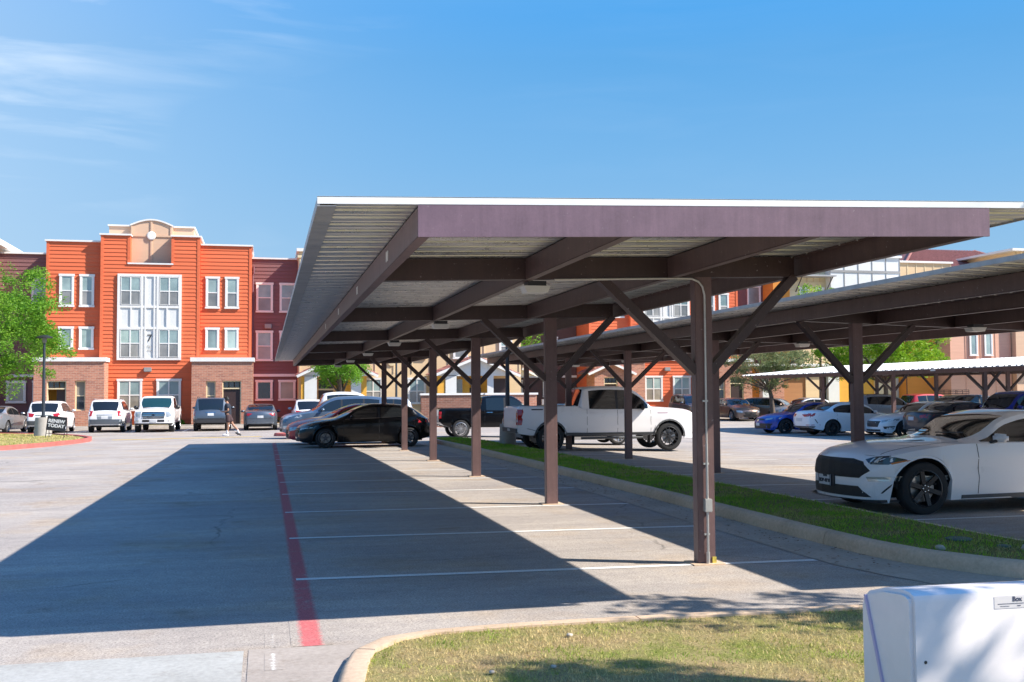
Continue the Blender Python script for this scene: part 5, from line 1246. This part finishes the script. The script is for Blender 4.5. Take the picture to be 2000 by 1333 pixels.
# ---- far row behind the right carports
maroon(16.6, 23.3, 78.6, 10.6, -.1, 'apartment_wing', 'brown grey sided wing seen between the two carports', [(20.9, 21.8, 4.4, 5.9, 1, pu_, pl_), (18.0, 19.0, 4.4, 5.9, 1, pu_, pl_), (18.0, 19.0, 1.3, 2.6, 1, M['pane_dk'], pl_), (20.6, 21.6, 1.3, 2.6, 1, M['pane_dk'], pl_)], M['maroon2'], single=True)
porch(17.6, 3.4, 2.9, 3.7, [('door', 16.9, 18.3, 0, 2.7, 1.0, M['door']), ('column', 16.0, 16.3, 0, 2.9, .3, M['wpanel'])], 'tiled porch roof against the brown grey wing', y=75, gz=-.1)
porch(24.4, 3.6, 3.0, 3.8, [('door', 23.3, 24.6, 0, 2.6, 1.0, M['door'])], 'small tiled porch left of the second brick porch', y=73.2, gz=-.1)
orange_block(36.2, 7.4, -.1, 'apartment_building', 'second orange red building with a white bay seen above the right carport', 'building', detail=False)
wlight(29.3, 3.35, 75.0, 'grey wall light on the second orange building above the white pickup')
r, cx = maroon(35.3, 38.2, 77.0, 11.6, -.1, 'apartment_wing', 'narrow maroon wing with one pale window above the right carport', [(36.85, 38.0, 7.9, 9.95, 1, pl_, pl_)], M['maroon'], single=True, band=False)
def block(x0, x1, y, top, m, name, label, gz=-.1, cap=True, bat=None, batm=None, bands=(), dep=7):
    cx = (x0+x1)/2; r = thing(name, label, 'building', (cx, y, gz)); MB().box(x0-cx, x1-cx, 0, dep, 0, top-gz).obj('wall', m, r)
    if cap: MB().box(x0-cx-.12, x1-cx+.12, -.15, dep+.1, top-gz+.001, top-gz+.16).obj('parapet_cap', M['wtrim'], r)
    if bat: battens(r, x0-cx+.03, x1-cx-.03, 0, top-gz-.02, 0, batm or m, bat, [z-gz for z in bands])
    return r, cx
block(38.2, 39.6, 75.2, 12.0, M['ochre'], 'apartment_wing', 'narrow burnt orange wall strip above the right carport')
r, cx = block(39.6, 43.0, 75.6, 13.4, M['cream'], 'apartment_building', 'cream sided building with a flat metal awning above two windows', bat=.6, batm=M['beige'])
boards(r, 39.6-cx, 43.0-cx, 7.2, 10.3, -.04, M['cream'], single=True)
aw = MB(); aw.box(39.9-cx, 43.2-cx, -1.2, -.02, 10.62, 10.74).obj('awning', M['trim'], r)
for xx in (40.3, 42.9): MB().bar((xx-cx, -.05, 9.5), (xx-cx, -1.15, 10.62), .06, .06).obj('awning_bracket', M['dark'], r)
window(r, 40.55-cx, 41.35-cx, 8.0, 9.85, -.08, 1, 2); window(r, 41.95-cx, 42.7-cx, 8.0, 9.85, -.08, 1, 2)
block(42.9, 49.05, 74.9, 12.15, M['wpanel'], 'apartment_building', 'tall white panelled building rising above the right carport', bat=1.25, batm=M['grey_light'], bands=(11.0,))
r, cx = block(49.1, 56.6, 79.0, 12.35, M['beige'], 'apartment_building', 'beige building with a low hipped red tile roof', bat=.8, batm=M['cream'])
def hip(r, x0, x1, y0, y1, z0, z1, m):
    b = MB(); mx_, my = (x0+x1)/2, (y0+y1)/2; d = (y1-y0)/2 * .9
    P_ = [(x0,y0,z0),(x1,y0,z0),(x1,y1,z0),(x0,y1,z0),(x0+d,my,z1),(x1-d,my,z1)]
    b.add(P_, [(0,1,5,4),(1,2,5),(2,3,4,5),(3,0,4),(0,3,2,1)]); b.obj('roof', m, r)
    n = int((x1-x0)/.28); t = MB()
    for k in range(1, n):
        x = x0+(x1-x0)*k/n; e = min(1, (x-x0)/d, (x1-x)/d)
        t.tube([(x, y0-.02, z0+.05), (x, y0+(my-y0)*e, z0+(z1-z0)*e+.05)], .075, 5, False)
    t.obj('roof_tile', m, r, kind='stuff')
    for a, c in ((0, 4), (1, 5)): MB().tube([Vector(P_[a])+Vector((0,0,.05)), Vector(P_[c])+Vector((0,0,.05))], .12, 6).obj('hip_ridge', m, r)
hb = thing('apartment_building', 'far tan block under a red hipped tile roof', 'building', (60.0, 84, -.1))
MB().box(-4.6, 9, 0, 8, 0, 12.6).obj('wall', M['peach'], hb); hip(hb, -5.0, 9.6, -.5, 8.5, 12.6, 14.9, M['tile'])
tw = thing('apartment_building', 'cream tower block with bracketed flat eaves at the right edge', 'building', (67.0, 79, -.1))
MB().box(-4.2, 8, 0, 8, 0, 13.2).obj('wall', M['cream'], tw); MB().box(-5.1, 9, -1.0, 9, 13.6, 13.8).obj('eave', M['wtrim'], tw); MB().box(-4.25, 8.05, -.08, 8.05, 13.2, 13.6).obj('frieze', M['cream'], tw)
for k in range(12):
    x = -4.0 + k*1.0; MB().prism([(0, 0), (.0, -.75), (.1, -.75), (.78, -.08), (.78, 0)], -.05, .05).obj('eave_bracket', M['cream'], tw, loc=(x, -.02, 13.6)).rotation_euler = (0, 0, R(-90))
pk, cx = block(50.6, 55.9, 71.0, 9.5, M['terra'], 'apartment_building', 'terracotta pink building with two tall windows behind the bright tree', bat=1.3, batm=M['terra'], dep=4)
window(pk, 51.35-cx+.9, 52.05-cx+.9, 4.35, 6.8, -.04, 1, 1); window(pk, 52.65-cx+.9, 53.35-cx+.9, 4.35, 6.8, -.04, 1, 1)
roof_tiles(pk, (51-cx, -1.1, 3.5), (58-cx, -1.1, 3.5), (51-cx, 0, 3.95), (58-cx, 0, 3.95), 22, 2, M['tile'])
block(47.8, 50.5, 72.5, 9.4, M['ochre'], 'apartment_wing', 'burnt orange wall strip beside the terracotta building', bat=2.0, batm=M['door'], dep=3)
block(56.0, 64.0, 70.5, 9.4, M['peach'], 'apartment_building', 'peach walled building at the right edge above the white roof', dep=4)
# ground floor fronts seen under the white roof
gf = thing('apartment_building', 'row of low orange tan and cream ground floor fronts behind the olive tree', 'building', (44, 73.4, -.1))
x = 35.2
for wd, m_, dp in [(1.1, 'ochre', .6), (.5, 'wpanel', 0), (1.3, 'brick', .1), (1.9, 'tan', .4), (1.3, 'beige', .3), (.5, 'door', .5), (.9, 'wpanel', .1), (.9, 'yellow', .3), (.7, 'pane_dk', .5), (1.4, 'yellow', .2), (1.8, 'cream', 0), (2.0, 'wpanel', .2), (1.2, 'cream', 0), (1.6, 'beige', .1), (1.4, 'yellow', .3), (1.2, 'terra', 0), (1.0, 'wpanel', .1), (1.0, 'door', .4), (1.6, 'peach', 0), (2.4, 'ochre', .3), (1.2, 'wpanel', .1), (1.6, 'terra', .2)]:
    MB().box(x-44, x+wd-44, dp, 2.2, 0, 3.6).obj('front_panel', M[m_], gf)
    if m_ == 'wpanel' and wd > 1.5: window(gf, x+.3-44, x+wd-.3-44, .9, 2.9, dp-.01, 2, 2)
    x += wd
MB().box(35.1-44, x-44, -.15, 2.3, 3.6, 3.8).obj('front_cap', M['wtrim'], gf)
block(39.6, 47.6, 73.9, 7.4, M['beige'], 'apartment_building', 'beige upper storey behind the olive tree and the bright tree', bat=1.1, batm=M['cream'], dep=.9)
# ================================================================ trees
def leaf_mat(name, stops, s=.9, trans=.35):
    m = mat(name, stops[0][1], .55, spec=.35, trans=trans); nt, b, t = tex_setup(m); v = t.outputs['Object']
    c = ramp(nt, noise(nt, v, s, 6, .8), stops)
    nt.links.new(c, b.inputs['Base Color'])
    for n in nt.nodes:
        if n.type == 'BSDF_TRANSLUCENT':
            hs_ = nt.nodes.new('ShaderNodeHueSaturation'); hs_.inputs['Value'].default_value = 1.5; nt.links.new(c, hs_.inputs['Color']); nt.links.new(hs_.outputs[0], n.inputs[0])
    return m
M['leaf'] = leaf_mat('fresh_green_leaves', [(.35, (.08, .21, .016)), (.5, (.14, .31, .024)), (.66, (.25, .40, .04))])
M['leaf_olive'] = leaf_mat('grey_olive_leaves', [(.35, (.11, .15, .06)), (.5, (.17, .21, .085)), (.66, (.28, .25, .12))])
M['leaf_bright'] = leaf_mat('bright_lime_leaves', [(.35, (.10, .24, .012)), (.5, (.20, .36, .018)), (.66, (.36, .46, .03))])
M['bark'] = mat('tree_bark', (.13, .095, .075), .9, var=.35, scale=9, bump=.8, bscale=20)
def tree(label, x, y, trunk_h, cz, rx, ry, rz, clumps, per, leaf, lm, seed, tr=.13, group='trees on the lawns', spread=.45, lean=(0, 0), squash=.8):
    gz = g(x, y) + .08; root = thing('tree', label, 'tree', (x, y, gz), group=group); r = np.random.default_rng(seed); rr = random.Random(seed)
    b = MB(); b.smooth = True; top = Vector((lean[0], lean[1], trunk_h))
    b.tube([(0, 0, -.15), (lean[0]*.2, lean[1]*.2, trunk_h*.35), (lean[0]*.6+.04, lean[1]*.6, trunk_h*.7), top], [tr*1.35, tr, tr*.9, tr*.8], 9)
    u = r.normal(size=(clumps, 3)); u /= np.linalg.norm(u, axis=1)[:, None]; rad = r.uniform(.35, 1, clumps) ** .6
    # uneven outline: push lobes in and out
    lob = 1 + .22*np.sin(3*u[:, 0]+seed) * np.cos(2.3*u[:, 1]+seed*.7) + .13*np.sin(5*u[:, 2]+seed)
    cc = np.column_stack([u[:, 0]*rx*rad*lob, u[:, 1]*ry*rad*lob, cz - .0 + u[:, 2]*rz*rad*lob]); cc[:, 0] += lean[0]; cc[:, 1] += lean[1]
    for k in range(0, clumps, max(1, clumps // 16)):
        e = Vector(cc[k]); mid = top.lerp(e, .5) + Vector((rr.uniform(-.2, .2), rr.uniform(-.2, .2), rr.uniform(0, .25)))
        b.tube([top - Vector((0, 0, .15)), mid, e], [tr*.55, tr*.32, tr*.10], 6)
    b.obj('trunk', M['bark'], root)
    n = clumps * per; cr_ = r.uniform(.5, 1.25, clumps) * spread
    c = np.repeat(cc, per, 0); q = r.normal(size=(n, 3)); q /= np.linalg.norm(q, axis=1)[:, None]; q *= (r.uniform(0, 1, n)**.45)[:, None] * np.repeat(cr_, per)[:, None]; q[:, 2] *= squash
    P = c + q; d1_ = r.normal(size=(n, 3)); d1_[:, 2] *= .5; d1_ /= np.linalg.norm(d1_, axis=1)[:, None]; d2_ = np.cross(d1_, r.normal(size=(n, 3))); d2_ /= np.linalg.norm(d2_, axis=1)[:, None]
    s_ = leaf * r.uniform(.5, 1.3, n)[:, None]
    V = np.stack([P - d1_*s_, P + d2_*s_*.45, P + d1_*s_, P - d2_*s_*.45], 1)
    link('crown', npmesh('crown', V.reshape(-1, 3), np.arange(n*4).reshape(-1, 4), lm, 4), root)
    return root
tree('leafy green tree at the left edge beside the lamp post', -12.6, 52.5, 2.2, 4.75, 4.0, 3.4, 2.55, 180, 250, .066, M['leaf'], 4, spread=.62, tr=.16)
tree('small round green tree before the beige building, framed by the near carport', 4.2, 61.2, 1.9, 3.35, 2.0, 1.8, 1.0, 90, 170, .062, M['leaf'], 8, spread=.45, tr=.13)
tree('grey green olive like tree behind the bronze crossover', 31.6, 62.5, 2.0, 3.5, 2.9, 2.4, 1.45, 130, 150, .06, M['leaf_olive'], 12, spread=.5, tr=.15, lean=(-.25, 0))
tree('broad bright lime green tree behind the white roofed carport', 40.6, 64.0, 2.4, 4.5, 4.5, 3.4, 2.0, 180, 240, .078, M['leaf_bright'], 17, spread=.65, tr=.17)
tree('tall thin crowned tree showing above the right carport roof', 38.6, 69.0, 5.2, 8.2, 2.3, 1.8, 1.7, 26, 60, .09, M['leaf_bright'], 21, spread=.42, tr=.1)
tree('bushy green tree between the beige building and the brown grey wing', 17.6, 74.0, 3, 6.2, 1.9, 1.8, 1.8, 50, 120, .09, M['leaf'], 25, spread=.55)
# the tree beside the photographer whose shade falls on the foreground
tree('tree off to the right whose dappled shade falls on the foreground', 10.0, 4.95, 2.6, 4.6, 2.6, .95, .95, 38, 95, .07, M['leaf'], 31, spread=.42, tr=.12)
tree('slender tree to the right of the camera that shades the foreground grass', 7.0, 3.45, 3.9, 5.0, .42, .4, .38, 14, 130, .05, M['leaf'], 35, spread=.26, tr=.05)
tree('second tree off to the right, behind the camera, whose leaves dapple the utility cabinet', 6.9, 1.75, 3.0, 4.6, 1.2, .6, .8, 16, 90, .07, M['leaf'], 41, spread=.34, tr=.09)
def shrub(x, y, s, label, lm, seed):
    r = np.random.default_rng(seed); n = 900; q = r.normal(size=(n, 3)); q /= np.linalg.norm(q, axis=1)[:, None]; q *= (r.uniform(.3, 1, n)**.5)[:, None]*s; q[:, 2] = np.abs(q[:, 2])*.9
    d = r.normal(size=(n, 3))*.045; e = np.cross(d, r.normal(size=(n, 3))); e *= .03/np.linalg.norm(e, axis=1)[:, None]
    V = np.stack([q-d, q+e, q+d, q-e], 1)
    o = link('shrub', npmesh('shrub', V.reshape(-1, 3), np.arange(n*4).reshape(-1, 4), lm, 4), loc=(x, y, g(x, y)+.1), label=label, category='shrub')
shrub(-5.2, 66.9, .5, 'low dark shrub at the foot of the orange building behind the white pickup', M['leaf'], 1)
shrub(.8, 69.8, .45, 'low shrub at the foot of the maroon wing', M['leaf_olive'], 2)

# ================================================================ lamp posts
def lamp(x, y, h, label, base_h=.95, base_r=(.35, .29), head=True):
    gz = g(x, y) + .08; r = thing('lamp_post', label, 'lamp post', (x, y, gz), group='black lamp posts on concrete bases')
    MB().lathe([(0, -.1), (base_r[0], -.1), (base_r[1]*1.05, base_h-.06), (base_r[1], base_h), (0, base_h)], 24).obj('base', M['base'], r, smooth=True)
    MB().tube([(0, 0, base_h), (0, 0, h*.6), (0, 0, h)], [.075, .065, .05], 10).obj('pole', mat('dark_blue_grey_paint', (.03, .04, .055), .45) if 'dark_blue_grey_paint' not in bpy.data.materials else bpy.data.materials['dark_blue_grey_paint'], r, smooth=True)
    MB().lathe([(.11, base_h), (.11, base_h+.05), (.06, base_h+.09), (0, base_h+.09)], 16).obj('collar', M['dark'], r, smooth=True)
    if head:
        MB().lathe([(0, h+.36), (.14, h+.34), (.36, h+.25), (.36, h+.21), (.10, h+.21), (0, h+.21)], 20).obj('lamp_cap', M['dark'], r, smooth=True)
        MB().lathe([(.05, h-.02), (.10, h+.06), (.10, h+.21), (0, h+.21)], 16).obj('lamp_globe', mat('dull_lamp_glass', (.20, .21, .2), .3) if 'dull_lamp_glass' not in bpy.data.materials else bpy.data.materials['dull_lamp_glass'], r, smooth=True)
    return r
lamp(-9.58, 50.5, 4.15, 'black lamp post with flat cap on a round concrete base beside the left tree', .85, (.38, .32))
lamp(7.47, 32.9, 3.9, 'black lamp post on a concrete base behind the white pickup tail', .68, (.27, .24))
lamp(7.42, 62.0, 4.4, 'slim dark lamp post before the beige building', .3, (.2, .18))

# ================================================================ yard sign
def sign():
    gz = g(-8.4, 46.6) + .1
    r = thing('yard_sign', 'black A frame sign reading RENEW TODAY on the lawn corner', 'sign', (-8.4, 46.6, gz), R(-8))
    fr = MB(); w = .36
    for sg in (-1, 1):
        fr.bar((sg*w, -.02, 0), (sg*w, .03, .90), .022, .022); fr.bar((sg*w, .42, 0), (sg*w, .045, .90), .022, .022)
    for z in (.18,): fr.bar((-w, -.01, z), (w, -.01, z), .018, .018); fr.bar((-w, .35, z), (w, .35, z), .018, .018)
    fr.obj('frame', M['dark'], r)
    MB().box(-.38, .38, -.035, -.02, .32, .91).obj('panel', mat('black_sign_board', (.022, .024, .03), .5), r)
    p = r.children[-1]
    wt = mat('white_sign_lettering', (.75, .75, .75), .6)
    text('RENEW', .19, wt, p, (0, -.042, .71), (R(90), 0, 0), bold=.008); text('TODAY', .19, wt, p, (0, -.042, .52), (R(90), 0, 0), bold=.008)
    r.rotation_euler = (R(0), R(7), R(-8))
sign()
# small electrical cabinet posts by the brick wall
b = MB(); b.box(-.12, .12, -.1, .1, .9, 1.5); b.tube([(0, 0, 0), (0, 0, .95)], .04, 8)
b.obj('meter_post', M['grey_light'], loc=(15.9, 60.4, g(15.9, 60.4)), label='grey meter box on a short post at the right end of the brick wall', category='meter box')

# ================================================================ utility cabinet, front right
def cabinet():
    cream = mat('cream_cabinet_plastic', (.72, .67, .66), .5, coat=.15, var=.05, scale=5, bump=.06, bscale=200)
    r = thing('utility_cabinet', 'cream plastic utility cabinet at the lower right corner lettered Box', 'cabinet', (2.385, 3.62, .0), R(-1.0))
    W_, D, H = 1.25, .37, .88
    b = bmesh.new()
    prof = [(0, 0), (0, .845), (.012, .868), (.035, .878), (.07, .88), (.20, .868), (.32, .835), (.352, .81), (.365, .77), (.365, .70), (.36, 0)]
    n = len(prof)
    vs = [[b.verts.new((x, y, z)) for y, z in prof] for x in (0, W_)]
    for i in range(n-1): b.faces.new((vs[0][i], vs[0][i+1], vs[1][i+1], vs[1][i]))
    b.faces.new(vs[0]); b.faces.new(vs[1][::-1]); b.faces.new((vs[0][-1], vs[0][0], vs[1][0], vs[1][-1]))
    bmesh.ops.recalc_face_normals(b, faces=b.faces)
    ed = [e for e in b.edges if len(e.link_faces) == 2 and e.calc_face_angle(0) > R(60)]
    bmesh.ops.bevel(b, geom=ed, offset=.016, segments=4, affect='EDGES', clamp_overlap=True)
    me = bpy.data.meshes.new('body'); b.to_mesh(me); b.free(); me.materials.append(cream); me.shade_smooth(); me.set_sharp_from_angle(angle=R(35)); link('body', me, r)
    MB().bar((-.004, .32, .82), (-.004, .03, .0), .008, .014, (0, 1, 0)).obj('lid_seam', mat('lilac_seam', (.42, .37, .55), .5), r)
    MB().box(.355, .49, -.0012, -.0002, .806, .854).obj('label_plate', mat('pale_label', (.70, .66, .66), .5), r)
    p = r.children[-1]; t_ = mat('label_ink', (.03, .04, .09), .6)
    text('Box', .026, t_, p, (.455, -.0018, .840), (R(90), 0, 0), bold=.0006, ext=.0005)
    b = MB(); b.box(.37, .485, -.002, -.0013, .8225, .8245); b.box(.38, .42, -.002, -.0013, .8135, .815); b.box(.455, .47, -.002, -.0013, .813, .816); b.obj('printed_line', t_, p)
    for k, (x, z) in enumerate([(.004, .5), (.004, .62)]): MB().lathe([(0, -.003), (.006, -.002), (.007, 0)], 8, 'y').obj('rivet', M['dark'], r, loc=(.055, 0, z))
cabinet()

# ================================================================ the walking man
def person():
    x, y = -1.68, 50.2; gz = g(x, y)
    r = thing('person', 'man in dark t-shirt and brown shorts walking left while looking at a phone', 'person', (x, y, gz), 0)
    skin = mat('skin', (.36, .19, .12), .55); hair = mat('black_hair', (.012, .01, .01), .6); shirt = mat('dark_tshirt', (.022, .028, .045), .85, var=.25, scale=6); shorts = mat('plum_brown_shorts', (.06, .033, .036), .85, var=.2, scale=6); white = mat('white_socks', (.75, .75, .75), .8); shoe = mat('black_shoe', (.03, .03, .035), .6)
    def skinned(name, verts, edges, rad, m, parent, lv=2, rootv=0):
        me = bpy.data.meshes.new(name); me.from_pydata(verts, edges, []); o = link(name, me, parent)
        md = o.modifiers.new('skin', 'SKIN'); md.use_smooth_shade = True; sv = me.skin_vertices[0].data
        for i, q in enumerate(rad): sv[i].radius = q if isinstance(q, tuple) else (q, q)
        sv[rootv].use_root = True
        s = o.modifiers.new('sub', 'SUBSURF'); s.levels = lv; s.render_levels = lv; me.materials.append(m); return o
    # side view: faces -x. rear leg stretched back to +x
    V = [(.02,0,.98), (.0,0,1.12), (-.02,0,1.30), (-.03,0,1.44), (-.045,0,1.53), (-.085,0,1.60), (-.10,0,1.70),
         (0,-.09,.93), (.02,-.10,.50), (-.02,-.10,.10), (-.14,-.10,.045),
         (.04,.09,.93), (.20,.10,.53), (.48,.10,.22), (.50,.10,.10), (.40,.10,.05),
         (-.03,-.19,1.42), (.02,-.24,1.16), (-.20,-.16,1.10), (-.28,-.12,1.12),
         (-.03,.19,1.42), (.0,.24,1.16), (-.20,.14,1.10), (-.28,.08,1.12)]
    E_ = [(0,1),(1,2),(2,3),(3,4),(4,5),(5,6),(0,7),(7,8),(8,9),(9,10),(0,11),(11,12),(12,13),(13,14),(14,15),(3,16),(16,17),(17,18),(18,19),(3,20),(20,21),(21,22),(22,23)]
    rad = [.12,.115,.125,.10,.055,.085,.085,.095,.062,.042,.035,.095,.062,.042,.04,.035,.062,.045,.033,.028,.062,.045,.033,.028]
    skinned('body', V, E_, rad, skin, r)
    for sgn in (-1, 1):
        yy = -.10 if sgn < 0 else .07
        for k in range(4): MB().tube([(-.29, yy-.03+.018*k, 1.125-.004*k), (-.325, yy-.028+.018*k, 1.14), (-.335, yy-.02+.016*k, 1.16)], [.010, .009, .007], 6).obj('finger', skin, r, smooth=True)
    skinned('t_shirt', [(.02,0,.87), (0,0,1.10), (-.02,0,1.31), (-.03,0,1.455), (-.03,-.19,1.44), (.005,-.235,1.24), (-.03,.19,1.44), (0,.235,1.24)], [(0,1),(1,2),(2,3),(3,4),(4,5),(3,6),(6,7)], [.165,.165,.17,.115,.095,.085,.095,.085], shirt, r)
    skinned('shorts', [(.02,0,1.03), (.01,0,.95), (0,-.10,.86), (.02,-.11,.60), (.06,.09,.86), (.17,.10,.62)], [(0,1),(1,2),(2,3),(1,4),(4,5)], [.135,.135,.125,.115,.125,.115], shorts, r)
    skinned('hair', [(-.05,0,1.715), (-.085,0,1.765), (-.025,0,1.66)], [(0,1),(0,2)], [.092,.075,.06], hair, r)
    for nm, pts, rr_ in (('sock', [(-.02,-.10,.12), (-.015,-.10,.27)], .05), ('sock', [(.49,.10,.13), (.42,.10,.28)], .05)): MB().tube(pts, rr_, 10).obj(nm, white, r, smooth=True)
    for c_ in ((-.09, -.10, .0, white, 0), (.44, .10, .04, shoe, 25)):
        b = bmesh.new(); bmesh.ops.create_uvsphere(b, u_segments=12, v_segments=8, radius=1)
        for v in b.verts: v.co = Vector((v.co.x*.15, v.co.y*.052, max(v.co.z, -.5)*.065 + .045))
        me = bpy.data.meshes.new('shoe'); b.to_mesh(me); b.free(); me.materials.append(c_[3]); me.shade_smooth(); o = link('shoe', me, r, (c_[0], c_[1], c_[2])); o.rotation_euler = (0, R(c_[4]), 0)
    ph = MB().box(-.012, .012, -.04, .04, -.07, .07).obj('phone', M['dark'], loc=(x-.33, y-.02, gz+1.19), label='dark phone held by the walking man', category='phone'); ph.rotation_euler = (0, R(-35), 0)
person()
